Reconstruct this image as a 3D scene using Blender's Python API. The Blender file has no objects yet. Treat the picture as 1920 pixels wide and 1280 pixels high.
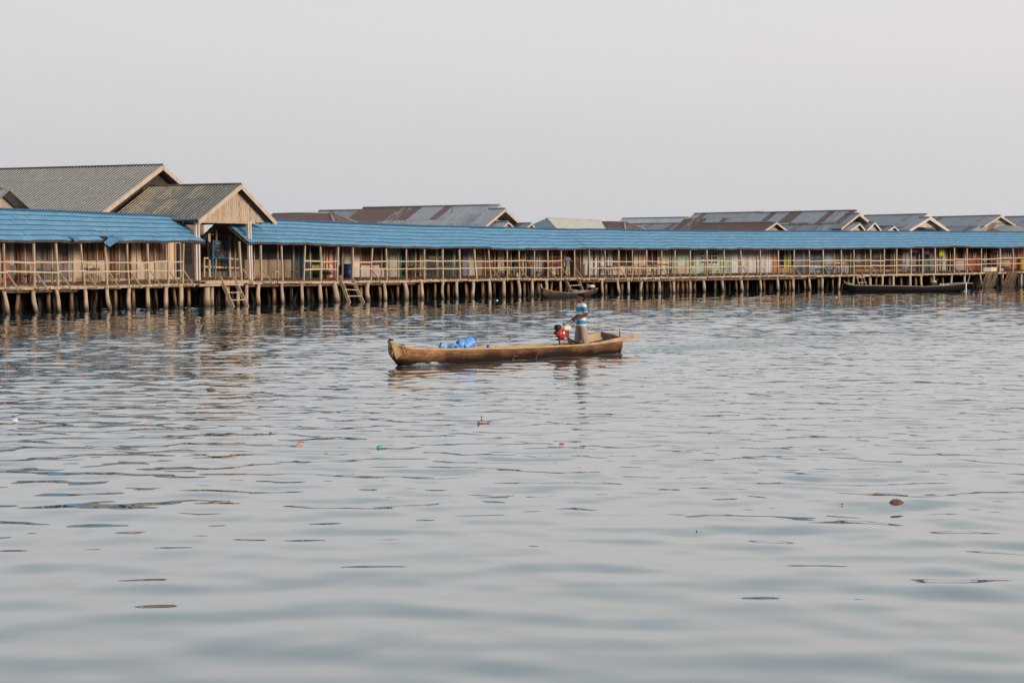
import bpy, math, random
import numpy as np
from mathutils import Vector, Matrix
random.seed(7); rng = np.random.default_rng(7)
scn = bpy.context.scene
COL = scn.collection
# ---------------------------------------------------------------- camera geometry
FPX = 3733.0; HC = 2.9; PITCH = math.atan(162 / FPX)
CAM = np.array([0, 0, HC]); cR = np.array([1., 0, 0])
cF = np.array([0, math.cos(PITCH), -math.sin(PITCH)]); cU = np.array([0, math.sin(PITCH), math.cos(PITCH)])
def ray(px, py): return (px - 960) / FPX * cR + (640 - py) / FPX * cU + cF
def at(px, py, z=0.0):
    r = ray(px, py); t = (z - HC) / r[2]; return CAM + r * t
def proj(P):
    d = np.asarray(P) - CAM; z = d @ cF
    return 960 + FPX * (d @ cR) / z, 640 - FPX * (d @ cU) / z
cam = bpy.data.cameras.new('camera'); camo = bpy.data.objects.new('camera', cam); COL.objects.link(camo)
cam.sensor_width = 36; cam.lens = FPX * 36 / 1920; cam.clip_start = .1; cam.clip_end = 8000
camo.location = (0, 0, HC); camo.rotation_euler = (math.pi / 2 - PITCH, 0, 0); scn.camera = camo

# ---------------------------------------------------------------- materials
def nodes(name):
    m = bpy.data.materials.new(name); m.use_nodes = True; nt = m.node_tree
    return m, nt, nt.nodes['Principled BSDF']
def N(nt, typ, **kw):
    n = nt.nodes.new(typ)
    for k, v in kw.items():
        if k in n.inputs.keys() if isinstance(k, str) else False: n.inputs[k].default_value = v
        else: setattr(n, k, v)
    return n
def setin(n, **kw):
    for k, v in kw.items(): n.inputs[k].default_value = v
def c4(c): return (c[0], c[1], c[2], 1)
def mul(c, k): return tuple(min(1, x * k) for x in c)
MATS = {}
def mat(name, base, var=.25, scale=3., rough=.75, stretch=(1, 1, 1), bump=.0, bscale=None, dark=None, dirt=0., metal=0., spec=.3, wet=None):
    """noise-weathered surface; stretch scales the coordinates, wet = height below which it is dark and damp"""
    if name in MATS: return MATS[name]
    m, nt, b = nodes(name); L = nt.links.new
    geo = N(nt, 'ShaderNodeNewGeometry')
    mp = N(nt, 'ShaderNodeVectorMath', operation='MULTIPLY'); mp.inputs[1].default_value = stretch; L(geo.outputs['Position'], mp.inputs[0])
    n1 = N(nt, 'ShaderNodeTexNoise'); setin(n1, Scale=scale, Detail=6., Roughness=.65); L(mp.outputs[0], n1.inputs['Vector'])
    r = N(nt, 'ShaderNodeValToRGB'); L(n1.outputs['Fac'], r.inputs[0])
    r.color_ramp.elements[0].position = .3; r.color_ramp.elements[1].position = .72
    r.color_ramp.elements[0].color = c4(dark if dark else mul(base, 1 - var)); r.color_ramp.elements[1].color = c4(mul(base, 1 + var * .6))
    out = r.outputs[0]
    if dirt:
        n2 = N(nt, 'ShaderNodeTexNoise'); setin(n2, Scale=.7, Detail=4.); L(geo.outputs['Position'], n2.inputs['Vector'])
        r2 = N(nt, 'ShaderNodeValToRGB'); L(n2.outputs['Fac'], r2.inputs[0])
        r2.color_ramp.elements[0].position = .35; r2.color_ramp.elements[1].position = .65
        k = 1 - dirt; r2.color_ramp.elements[0].color = (k, k * .95, k * .9, 1); r2.color_ramp.elements[1].color = (1, 1, 1, 1)
        mx = N(nt, 'ShaderNodeMix', data_type='RGBA', blend_type='MULTIPLY'); mx.inputs[0].default_value = 1
        L(out, mx.inputs[6]); L(r2.outputs[0], mx.inputs[7]); out = mx.outputs[2]
    if wet is not None:
        sx = N(nt, 'ShaderNodeSeparateXYZ'); L(geo.outputs['Position'], sx.inputs[0])
        ad = N(nt, 'ShaderNodeMath', operation='MULTIPLY_ADD'); L(n1.outputs['Fac'], ad.inputs[0]); ad.inputs[1].default_value = .5; L(sx.outputs['Z'], ad.inputs[2])
        mr = N(nt, 'ShaderNodeMapRange'); setin(mr, **{'From Min': wet + .1, 'From Max': wet + .5}); L(ad.outputs[0], mr.inputs[0])
        mx = N(nt, 'ShaderNodeMix', data_type='RGBA'); L(mr.outputs[0], mx.inputs[0]); mx.inputs[6].default_value = c4(mul(base, .12)); L(out, mx.inputs[7]); out = mx.outputs[2]
    L(out, b.inputs['Base Color'])
    setin(b, Roughness=rough, Metallic=metal); b.inputs['Specular IOR Level'].default_value = spec
    if bump:
        n3 = N(nt, 'ShaderNodeTexNoise'); setin(n3, Scale=bscale or scale * 2, Detail=5.); L(mp.outputs[0], n3.inputs['Vector'])
        bp = N(nt, 'ShaderNodeBump'); setin(bp, Strength=bump, Distance=.05); L(n3.outputs['Fac'], bp.inputs['Height']); L(bp.outputs[0], b.inputs['Normal'])
    MATS[name] = m; return m
def uvmat(name, base, kind, alt=None, rough=.6, amount=.5, period=.16, sheet=(.85, 2.4), seed=0., dk=.6, grad=0., vary=.16, nw=1.3, trough=.3, joint=.55):
    """roof / board surface laid out on the UV map in metres: U across the sheets, V down the slope"""
    if name in MATS: return MATS[name]
    m, nt, b = nodes(name); L = nt.links.new
    uv = N(nt, 'ShaderNodeUVMap'); geo = N(nt, 'ShaderNodeNewGeometry')
    sx = N(nt, 'ShaderNodeSeparateXYZ'); L(uv.outputs[0], sx.inputs[0])
    # sheet id
    dv = N(nt, 'ShaderNodeVectorMath', operation='DIVIDE'); L(uv.outputs[0], dv.inputs[0]); dv.inputs[1].default_value = (sheet[0], sheet[1], 1)
    fl = N(nt, 'ShaderNodeVectorMath', operation='FLOOR'); L(dv.outputs[0], fl.inputs[0])
    sd = N(nt, 'ShaderNodeVectorMath', operation='ADD'); L(fl.outputs[0], sd.inputs[0]); sd.inputs[1].default_value = (seed, seed * 2, .5)
    wn = N(nt, 'ShaderNodeTexWhiteNoise', noise_dimensions='3D'); L(sd.outputs[0], wn.inputs['Vector'])
    st = N(nt, 'ShaderNodeVectorMath', operation='MULTIPLY'); L(uv.outputs[0], st.inputs[0]); st.inputs[1].default_value = (3., .7, 1)
    n1 = N(nt, 'ShaderNodeTexNoise'); setin(n1, Scale=2.1, Detail=8., Roughness=.72); L(st.outputs[0], n1.inputs['Vector'])
    # noise grey
    r = N(nt, 'ShaderNodeValToRGB'); L(n1.outputs['Fac'], r.inputs[0])
    r.color_ramp.elements[0].position = .3; r.color_ramp.elements[1].position = .7
    r.color_ramp.elements[0].color = c4(mul(base, dk)); r.color_ramp.elements[1].color = c4(mul(base, 1.25)); out = r.outputs[0]
    # per sheet brightness
    mr = N(nt, 'ShaderNodeMapRange'); setin(mr, **{'To Min': 1 - vary, 'To Max': 1 + vary}); L(wn.outputs['Value'], mr.inputs[0])
    mx = N(nt, 'ShaderNodeMix', data_type='RGBA', blend_type='MULTIPLY'); mx.inputs[0].default_value = 1; L(out, mx.inputs[6]); L(mr.outputs[0], mx.inputs[7]); out = mx.outputs[2]
    if alt:
        ms = N(nt, 'ShaderNodeMath', operation='MULTIPLY_ADD'); L(n1.outputs['Fac'], ms.inputs[0]); ms.inputs[1].default_value = nw; L(wn.outputs['Value'], ms.inputs[2])
        if grad:
            mg = N(nt, 'ShaderNodeMath', operation='MULTIPLY_ADD'); L(sx.outputs['X'], mg.inputs[0]); mg.inputs[1].default_value = grad; L(ms.outputs[0], mg.inputs[2]); ms = mg
        mr2 = N(nt, 'ShaderNodeMapRange'); c = .5 * nw + 1. - amount; setin(mr2, **{'From Min': c - .07, 'From Max': c + .07}); L(ms.outputs[0], mr2.inputs[0])
        n2 = N(nt, 'ShaderNodeTexNoise'); setin(n2, Scale=5., Detail=4.); L(st.outputs[0], n2.inputs['Vector'])
        ra = N(nt, 'ShaderNodeValToRGB'); L(n2.outputs['Fac'], ra.inputs[0]); ra.color_ramp.elements[0].position = .3; ra.color_ramp.elements[1].position = .75
        ra.color_ramp.elements[0].color = c4(mul(alt, .6)); ra.color_ramp.elements[1].color = c4(mul(alt, 1.5))
        mx = N(nt, 'ShaderNodeMix', data_type='RGBA'); L(mr2.outputs[0], mx.inputs[0]); L(out, mx.inputs[6]); L(ra.outputs[0], mx.inputs[7]); out = mx.outputs[2]
    # joints between sheets / boards; on the blue tiles also painted lip shade
    fr = N(nt, 'ShaderNodeVectorMath', operation='FRACTION'); L(dv.outputs[0], fr.inputs[0]); s2 = N(nt, 'ShaderNodeSeparateXYZ'); L(fr.outputs[0], s2.inputs[0])
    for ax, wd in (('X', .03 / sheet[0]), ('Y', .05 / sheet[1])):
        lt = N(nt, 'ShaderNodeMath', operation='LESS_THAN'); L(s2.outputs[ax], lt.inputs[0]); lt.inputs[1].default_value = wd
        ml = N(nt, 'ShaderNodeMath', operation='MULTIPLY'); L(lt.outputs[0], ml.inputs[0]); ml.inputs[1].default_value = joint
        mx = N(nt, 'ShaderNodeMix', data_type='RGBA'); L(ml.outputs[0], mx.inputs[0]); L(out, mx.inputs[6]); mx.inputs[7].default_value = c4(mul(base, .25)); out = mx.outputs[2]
    if kind == 'corr':
        mm = N(nt, 'ShaderNodeMath', operation='MULTIPLY'); L(sx.outputs['X'], mm.inputs[0]); mm.inputs[1].default_value = 2 * math.pi / period
        sn = N(nt, 'ShaderNodeMath', operation='SINE'); L(mm.outputs[0], sn.inputs[0])
        bp = N(nt, 'ShaderNodeBump'); setin(bp, Strength=1., Distance=period * .22); L(sn.outputs[0], bp.inputs['Height']); L(bp.outputs[0], b.inputs['Normal'])
        mr3 = N(nt, 'ShaderNodeMapRange'); setin(mr3, **{'From Min': -1., 'From Max': .5, 'To Min': trough, 'To Max': 1.}); L(sn.outputs[0], mr3.inputs[0])   # troughs coloured darker than the crests
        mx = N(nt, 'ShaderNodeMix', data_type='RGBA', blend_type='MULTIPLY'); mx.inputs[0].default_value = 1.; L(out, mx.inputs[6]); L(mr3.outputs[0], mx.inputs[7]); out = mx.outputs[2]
    L(out, b.inputs['Base Color']); setin(b, Roughness=rough); b.inputs['Specular IOR Level'].default_value = .3
    MATS[name] = m; return m
_pl = {}
def paint(c, kind='paint'):
    g_ = .3 * c[0] + .6 * c[1] + .1 * c[2]; c = tuple(g_ + (x - g_) * .8 for x in c)
    key = kind + '_%d_%d_%d' % tuple(int(x * 255) for x in c)
    if kind == 'board': return uvmat(key, c, 'flat', sheet=(.16, 30), dk=.75)
    return mat(key, mul(c, 1.08), var=.2, scale=2.2, stretch=(1, 1, .5), dirt=.22, rough=.7)

# ---------------------------------------------------------------- mesh builder
class MB:
    def __init__(s): s.v = []; s.f = []; s.uv = []; s.mi = []
    def add(s, vs, fs, uvs=None, mi=0):
        o = len(s.v); s.v += [tuple(map(float, p)) for p in vs]
        for k, f in enumerate(fs):
            s.f.append([i + o for i in f]); s.uv.append(uvs[k] if uvs else None); s.mi.append(mi)
        return s
    def hexa(s, a, b):          # two quads of corresponding corners
        return s.add(list(a) + list(b), [(3, 2, 1, 0), (4, 5, 6, 7), (0, 1, 5, 4), (1, 2, 6, 5), (2, 3, 7, 6), (3, 0, 4, 7)])
    def beam(s, p, q, w, h=None, side=None):
        h = h or w; p = np.array(p, float); q = np.array(q, float); d = q - p; d /= np.linalg.norm(d) + 1e-9
        if side is None:
            side = np.cross(d, (0, 0, 1.));
            if np.linalg.norm(side) < .05: side = np.array([.8, .6, 0])
        side = np.array(side, float); side -= d * (side @ d); side /= np.linalg.norm(side) + 1e-9; up = np.cross(side, d)
        k = [(-1, -1), (1, -1), (1, 1), (-1, 1)]
        return s.hexa([p + side * a * w / 2 + up * b * h / 2 for a, b in k], [q + side * a * w / 2 + up * b * h / 2 for a, b in k])
    def box(s, c, T, B, sx, sy, sz):   # centre of base, two horizontal axes
        c = np.array(c, float); T = np.array(T, float); B = np.array(B, float); Z = np.array([0, 0, 1.])
        k = [(-1, -1), (1, -1), (1, 1), (-1, 1)]
        return s.hexa([c + T * a * sx / 2 + B * b * sy / 2 for a, b in k], [c + T * a * sx / 2 + B * b * sy / 2 + Z * sz for a, b in k])
    def tube(s, pts, rad, n=8, cap=True, flat=None):
        pts = [np.array(p, float) for p in pts]; m = len(pts)
        if not hasattr(rad, '__len__'): rad = [rad] * m
        vs = []; ref = None
        for i in range(m):
            d = pts[min(i + 1, m - 1)] - pts[max(i - 1, 0)]; d /= np.linalg.norm(d) + 1e-9
            if ref is None:
                ref = np.cross(d, (0, 0, 1.)); ref = ref if np.linalg.norm(ref) > .1 else np.cross(d, (1., 0, 0))
            ref = ref - d * (ref @ d); ref /= np.linalg.norm(ref); o = np.cross(d, ref)
            for k in range(n):
                a = 2 * math.pi * k / n; vs.append(pts[i] + rad[i] * (math.cos(a) * ref + math.sin(a) * o))
        fs = [(i * n + k, i * n + (k + 1) % n, (i + 1) * n + (k + 1) % n, (i + 1) * n + k) for i in range(m - 1) for k in range(n)]
        if cap: fs += [tuple(range(n - 1, -1, -1)), tuple((m - 1) * n + k for k in range(n))]
        return s.add(vs, fs)
    def rings(s, rings, cap=True):      # list of point rings
        n = len(rings[0]); vs = [p for r in rings for p in r]; m = len(rings)
        fs = [(i * n + k, i * n + (k + 1) % n, (i + 1) * n + (k + 1) % n, (i + 1) * n + k) for i in range(m - 1) for k in range(n)]
        if cap: fs += [tuple(range(n - 1, -1, -1)), tuple((m - 1) * n + k for k in range(n))]
        return s.add(vs, fs)
    def lathe(s, base, axis, prof, n=16, cap=True):   # prof: (distance along axis, radius)
        base = np.array(base, float); axis = np.array(axis, float); axis /= np.linalg.norm(axis)
        a = np.cross(axis, (0, 0, 1.)); a = a if np.linalg.norm(a) > .1 else np.array([1., 0, 0]); a /= np.linalg.norm(a); b = np.cross(axis, a)
        return s.rings([[base + axis * t + r * (math.cos(6.28318 * k / n) * a + math.sin(6.28318 * k / n) * b) for k in range(n)] for t, r in prof], cap)
    def ball(s, c, r, n=10, m=7, axes=None):
        c = np.array(c, float); r = r if hasattr(r, '__len__') else (r, r, r); ax = axes if axes is not None else np.eye(3)
        rg = []
        for i in range(m):
            t = math.pi * (i + .5) / m
            rg.append([c + ax[0] * r[0] * math.sin(t) * math.cos(6.28318 * k / n) + ax[1] * r[1] * math.sin(t) * math.sin(6.28318 * k / n) + ax[2] * r[2] * math.cos(t) for k in range(n)])
        return s.rings(rg[::-1])
    def quad(s, pts, uvs=None): return s.add(pts, [tuple(range(len(pts)))], [uvs] if uvs else None)
    def build(s, name, m, parent=None, smooth=False):
        off = np.zeros(3); p = parent
        while p is not None: off += np.array(p.location); p = p.parent
        me = bpy.data.meshes.new(name); me.from_pydata((np.array(s.v) - off).tolist(), [], s.f)
        for mm in (m if isinstance(m, (list, tuple)) else [m]): me.materials.append(mm)
        if any(u is not None for u in s.uv):
            ul = me.uv_layers.new(name='UVMap').data; i = 0
            for f, u in zip(s.f, s.uv):
                for k in range(len(f)):
                    if u is not None: ul[i].uv = u[k]
                    i += 1
        me.polygons.foreach_set('material_index', s.mi)
        if smooth: me.polygons.foreach_set('use_smooth', [True] * len(me.polygons))
        me.update(); o = bpy.data.objects.new(name, me); COL.objects.link(o)
        if parent is not None: o.parent = parent
        return o
def tag(o, label=None, cat=None, group=None, kind=None):
    for k, v in (('label', label), ('category', cat), ('group', group), ('kind', kind)):
        if v: o[k] = v
    return o
def thing(name, label, cat, loc, group=None):
    o = bpy.data.objects.new(name, None); COL.objects.link(o); o.location = [float(x) for x in loc]; o.empty_display_size = .2
    return tag(o, label, cat, group)

# ---------------------------------------------------------------- curve of the pier at the water line
_px = np.array([0, 205, 311, 485, 600, 690, 831, 946, 1128, 1236, 1391, 1545, 1700, 1881, 1960.])
_py = np.array([590, 582.3, 578.3, 572.3, 568, 565, 560.5, 557.5, 553, 550.8, 547.5, 544.6, 542, 540, 539.3])
_cf = np.polyfit(_px, _py, 3)
_s = np.linspace(0, 1940, 400); _pts = np.array([at(x, np.polyval(_cf, x))[:2] for x in _s])
_pre = _pts[0] + np.outer(np.linspace(-16, -.3, 30), (_pts[3] - _pts[0]) / np.linalg.norm(_pts[3] - _pts[0]))
_post = _pts[-1] + np.outer(np.linspace(.3, 14, 30), (_pts[-1] - _pts[-4]) / np.linalg.norm(_pts[-1] - _pts[-4]))
_pts = np.vstack([_pre, _pts, _post])
_arc = np.concatenate([[0], np.cumsum(np.linalg.norm(np.diff(_pts, axis=0), axis=1))])
_tan = np.gradient(_pts, _arc, axis=0); _tan /= np.linalg.norm(_tan, axis=1)[:, None]
def Cs(s): return np.array([np.interp(s, _arc, _pts[:, 0]), np.interp(s, _arc, _pts[:, 1])])
def Ts(s):
    t = np.array([np.interp(s, _arc, _tan[:, 0]), np.interp(s, _arc, _tan[:, 1])]); return t / np.linalg.norm(t)
def W(s, v, z):
    c = Cs(s); t = Ts(s); return np.array([c[0] - t[1] * v, c[1] + t[0] * v, z])
_tab = {}
def S(px, v=0.0):                      # arc length at which the line at offset v crosses image column px
    k = round(v, 2)
    if k not in _tab:
        ss = np.linspace(_arc[0], _arc[-1], 500); _tab[k] = (np.array([proj(W(s, v, 2.))[0] for s in ss]), ss)
    return float(np.interp(px, *_tab[k]))
class Fr:                              # straight local frame at arc length s
    def __init__(f, s):
        c = Cs(s); t = Ts(s); f.o = np.array([c[0], c[1], 0]); f.T = np.array([t[0], t[1], 0]); f.N = np.array([-t[1], t[0], 0])
    def P(f, u, v, z): return f.o + f.T * u + f.N * v + np.array([0, 0, z])
    def hit(f, px, py, v):
        r = ray(px, py); q = f.o + f.N * v; t = ((q - CAM) @ f.N) / (r @ f.N); p = CAM + r * t
        return float((p - f.o) @ f.T), float(p[2])
    def ridge_len(f, u, v, z, px):
        lo, hi = 0., 60.
        for _ in range(40):
            m = (lo + hi) / 2
            if proj(f.P(u, v + m, z))[0] > px: lo = m
            else: hi = m
        return lo
def Zs(s, pxs, pys, v):                # height at arc length s for a line traced on the photo
    P = W(s, v, 2.); px = proj(P)[0]; py = np.interp(px, pxs, pys)
    r = ray(px, py); t = (P[1] - CAM[1]) / r[1]; return float(HC + r[2] * t)
EAVE = ([-200, 0, 180, 370, 470, 560, 640, 730, 800, 880, 960, 1040, 1100, 1160, 1250, 1400, 1520, 1600, 1700, 1800, 1860, 1960],
        [451, 451, 452, 452, 455, 456.5, 459, 462, 463.5, 463, 466, 466.5, 465.5, 466, 465.5, 466, 466, 465, 463.5, 461.5, 463, 463])
RIDGE = ([-200, 0, 150, 320, 470, 560, 640, 730, 800, 880, 960, 1085, 1095, 1250, 1400, 1600, 1800, 1960],
         [388, 393, 398.5, 406, 412, 415, 418, 422, 424.5, 426, 428, 431.5, 430.5, 433, 434.3, 434.5, 435, 435.5])
DECK = ([-200, 0, 200, 350, 470, 640, 800, 960, 1100, 1250, 1400, 1600, 1800, 1900, 1990],
        [540, 536.5, 534, 530.5, 526.5, 526, 523.5, 521, 520.5, 519, 516, 514.5, 511.5, 508.5, 506])
def eaveZ(s): return Zs(s, *EAVE, -.35)
def ridgeZ(s): return Zs(s, *RIDGE, 1.5)
def deckZ(s): return Zs(s, *DECK, 0.)
# ---------------------------------------------------------------- shared materials
WOODL = mat('raw_timber', (.50, .38, .27), var=.3, scale=1.5, stretch=(3, 3, .6), dirt=.2, bump=.3, bscale=14)
WOODR = mat('rail_timber', (.50, .39, .27), var=.25, scale=2., stretch=(1, 1, 3), bump=.2, bscale=14)
WOODD = mat('dark_timber', (.16, .10, .065), var=.4, scale=3, bump=.3)
PLANK = mat('deck_plank', (.30, .21, .155), var=.45, scale=2.3, stretch=(2, 2, 2), bump=.3)
EDGE = mat('edge_board', (.46, .34, .235), var=.4, scale=1.2, stretch=(1.5, 1.5, 3), bump=.3)
PILE = mat('mangrove_pile', (.46, .345, .25), var=.35, scale=2., stretch=(2.5, 2.5, .7), wet=.22, bump=.5, bscale=9)
PILEX = mat('shaded_pile', (.04, .027, .018), var=.4, scale=2., stretch=(2.5, 2.5, .7), wet=.1)  # pile wood turned near-black, under-deck shade put into the colour
PILED = mat('back_pile', (.25, .15, .085), var=.4, scale=2., stretch=(2.5, 2.5, .7), wet=.25, bump=.5, bscale=9)  # darker copy of the pile wood, carrying the deck's shade in its colour
UNDERDARK = mat('roof_underside_shade', (.085, .055, .04), var=.4)
BLACK = mat('near_black', (.018, .016, .018), var=.3, rough=.9)
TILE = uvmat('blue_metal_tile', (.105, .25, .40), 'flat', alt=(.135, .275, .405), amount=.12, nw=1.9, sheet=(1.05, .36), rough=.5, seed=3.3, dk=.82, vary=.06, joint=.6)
TILEB = mat('blue_lip_shade_and_cap', (.03, .09, .17), var=.2, rough=.5)  # lip colour paints the step shade between rows; the ridge cap shares it
GREYCORR = uvmat('weathered_fibre_cement', (.50, .47, .435), 'corr', alt=(.37, .345, .315), amount=-.1, nw=2., period=.25, sheet=(1.0, 1.9), rough=.9, dk=.7, vary=.025, trough=.3, joint=.3)
GREYCORR2 = uvmat('sooty_fibre_cement', (.35, .325, .295), 'corr', alt=(.52, .43, .32), amount=-.45, grad=.2, period=.24, sheet=(1.0, 1.7), rough=.9, seed=9., dk=.55, vary=.07, nw=1.6, trough=.3, joint=.3)
RUSTMIX = uvmat('patchy_rusted_zinc', (.37, .385, .41), 'flat', alt=(.17, .09, .072), amount=-.22, grad=.10, sheet=(.75, 2.2), rough=.55, seed=5., nw=2.2, vary=.1, dk=.75)
RUSTFULL = uvmat('rusted_zinc', (.30, .25, .23), 'flat', alt=(.15, .075, .06), amount=1.0, sheet=(1.3, 3.2), rough=.65, seed=2., nw=1.6)
ZINC = uvmat('grey_zinc', (.34, .35, .37), 'flat', alt=(.18, .105, .085), amount=.24, sheet=(.8, 2.3), rough=.5, seed=7., nw=1.8, vary=.1, dk=.75)
ZINCR = uvmat('streaked_zinc', (.35, .365, .39), 'flat', alt=(.16, .085, .07), amount=.3, sheet=(.8, 2.0), rough=.5, seed=27., nw=1.2, vary=.1, dk=.75)
ZINCL = uvmat('pale_zinc', (.44, .465, .50), 'flat', alt=(.28, .25, .24), amount=.1, sheet=(1.2, 3.), rough=.5, seed=11., nw=1.8, vary=.06, dk=.85)
ZINCD = uvmat('dull_zinc', (.27, .275, .29), 'flat', alt=(.16, .095, .08), amount=.3, sheet=(.8, 1.8), rough=.55, seed=17., nw=1.8, vary=.1, dk=.7)
CREAMR = uvmat('cream_sheet', (.50, .49, .42), 'flat', alt=(.42, .31, .21), amount=-.15, sheet=(.8, 4.), rough=.6, seed=4., nw=1.8, vary=.04, dk=.85, joint=.25)
BARGE = mat('barge_board', (.50, .40, .32), var=.2, scale=2, rough=.8)
BARGEP = mat('pale_barge_board', (.62, .52, .46), var=.15, scale=2, rough=.8)
GABLEW = uvmat('gable_plank', (.54, .42, .32), 'flat', alt=(.40, .29, .21), amount=.55, sheet=(.17, 9.), rough=.85, seed=8., dk=.7)
PLASTW = mat('white_plastic', (.7, .7, .68), var=.08, rough=.5)

def Zp(px, py, v):
    P = W(S(px, v), v, 2.); r = ray(px, py); return float(HC + r[2] * (P[1] - CAM[1]) / r[1])
def Q(px, py, v=0.): return W(S(px, v), v, Zp(px, py, v))
# ---------------------------------------------------------------- blue tile roofs over the walkway
def tile_roof(parent, s0, s1, skip=(), torn=()):
    ss = np.arange(s0, s1, .04); n = len(ss)
    C = np.array([Cs(s) for s in ss]); T = np.array([Ts(s) for s in ss]); Nn = np.stack([-T[:, 1], T[:, 0]], 1)
    zr = np.array([ridgeZ(s) for s in ss[::20]]); zr = np.interp(ss, ss[::20], zr)
    ze = np.array([eaveZ(s) for s in ss[::20]]); ze = np.interp(ss, ss[::20], ze)
    sag = .014 * np.sin(ss * 1.7) + .010 * np.sin(ss * 4.1 + 1); ze = ze + sag
    cuts = np.cumsum(rng.uniform(2.2, 6., 60)) + s0; bay = rng.normal(0, .014, 61)[np.searchsorted(cuts, ss)]
    VR, VE, VB = 1.62, -.42, 3.1
    mb = MB(); und = MB()
    for side, rows in ((0, 6), (1, 5)):
        ve = VE if side == 0 else VB; zb = ze if side == 0 else ze + .28
        for j in range(rows):
            fa, fb = max(0, j / rows - .02), (j + 1) / rows
            jit = np.repeat(rng.normal(0, .0025, n // 21 + 2), 21)[:n]
            wave = .012 * np.cos(np.arange(n) * 2 * math.pi / 5) + jit + bay + (.004 * np.sin(ss * .9 + j * 2.))
            vs = []; step = .05
            lowdrop = np.repeat(rng.normal(0, .002, n // 21 + 2), 21)[:n]
            if j == rows - 1: lowdrop = lowdrop + np.repeat(rng.normal(0, .012, n // 42 + 2), 42)[:n]
            for (f, dz) in ((fa, .0), (fb, step), (fb, step - .055)):
                v = VR + (ve - VR) * (f + (0 if f == fa else 1) * lowdrop * .8); z = zr + (zb - zr) * f + dz + wave
                vs.append(np.column_stack([C[:, 0] + Nn[:, 0] * v, C[:, 1] + Nn[:, 1] * v, z]))
            V = np.vstack(vs); o = len(mb.v); mb.v += [tuple(p) for p in V.tolist()]
            Lr = 2.2 / rows
            for i in range(n - 1):
                if side == 0 and any(a <= ss[i] <= b and j >= jj for a, b, jj in skip): continue
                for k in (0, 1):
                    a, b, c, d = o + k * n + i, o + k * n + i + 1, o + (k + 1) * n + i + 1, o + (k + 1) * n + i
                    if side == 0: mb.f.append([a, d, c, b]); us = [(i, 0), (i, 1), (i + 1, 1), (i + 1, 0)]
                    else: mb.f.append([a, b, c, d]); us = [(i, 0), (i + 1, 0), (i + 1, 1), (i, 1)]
                    if k == 0: mb.uv.append([(ss[p] + .5 * (j % 2), j * .36 + .012 + .34 * q) for p, q in us]); mb.mi.append(0)  # row tops lie in the dark joint band, painting shade under each lip
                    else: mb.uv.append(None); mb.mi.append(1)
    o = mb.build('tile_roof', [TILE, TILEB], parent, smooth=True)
    ln = MB(); Vv = []  # added dark sheet below the tiles, so the canopy underside looks shaded
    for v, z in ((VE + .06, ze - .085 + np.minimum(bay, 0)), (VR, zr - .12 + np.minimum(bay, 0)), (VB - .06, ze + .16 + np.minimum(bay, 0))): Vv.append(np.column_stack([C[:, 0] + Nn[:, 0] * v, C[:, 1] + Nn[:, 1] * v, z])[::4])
    k_ = len(Vv[0]); ln.add(np.vstack(Vv), [(a * k_ + i, a * k_ + i + 1, (a + 1) * k_ + i + 1, (a + 1) * k_ + i) for a in (0, 1) for i in range(k_ - 1)]); ln.build('underside_shade_sheet', UNDERDARK, parent)
    cap = MB(); idx = list(range(0, n, 8))
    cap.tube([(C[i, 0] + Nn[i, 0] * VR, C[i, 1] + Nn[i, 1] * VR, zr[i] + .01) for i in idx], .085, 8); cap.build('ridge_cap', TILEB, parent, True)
    for i in range(0, n - 1, 30):            # rafters and battens seen from below
        P = lambda v, z: (C[i, 0] + Nn[i, 0] * v, C[i, 1] + Nn[i, 1] * v, z)
        und.beam(P(VR, zr[i] - .1), P(VE + .1, ze[i] - .05), .05, .09); und.beam(P(VR, zr[i] - .1), P(VB - .1, ze[i] + .2), .05, .09)
    for v, f in ((VE + .12, 1), (.6, .5), (2.3, .45)):
        pts = [(C[i, 0] + Nn[i, 0] * v, C[i, 1] + Nn[i, 1] * v, (ze[i] - .05 if f == 1 else ze[i] + (zr[i] - ze[i]) * f - .13)) for i in idx]
        for p, q in zip(pts[:-1], pts[1:]): und.beam(p, q, .06, .06)
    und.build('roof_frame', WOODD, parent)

def crooked(mb, P0, P1, r, wob=.05, n=7, seg=7):     # a bent, tapering log
    P0 = np.array(P0, float); P1 = np.array(P1, float); a = rng.normal(0, wob, 3); b = rng.normal(0, wob * .4, 3); a[2] = b[2] = 0
    pts = []; rad = []
    for i in range(seg):
        t = i / (seg - 1); pts.append(P0 + (P1 - P0) * t + a * math.sin(math.pi * t) + b * math.sin(2 * math.pi * t)); rad.append(r * (.86 + .26 * t + rng.normal(0, .035)))
    mb.tube(pts, rad, n)

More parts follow.
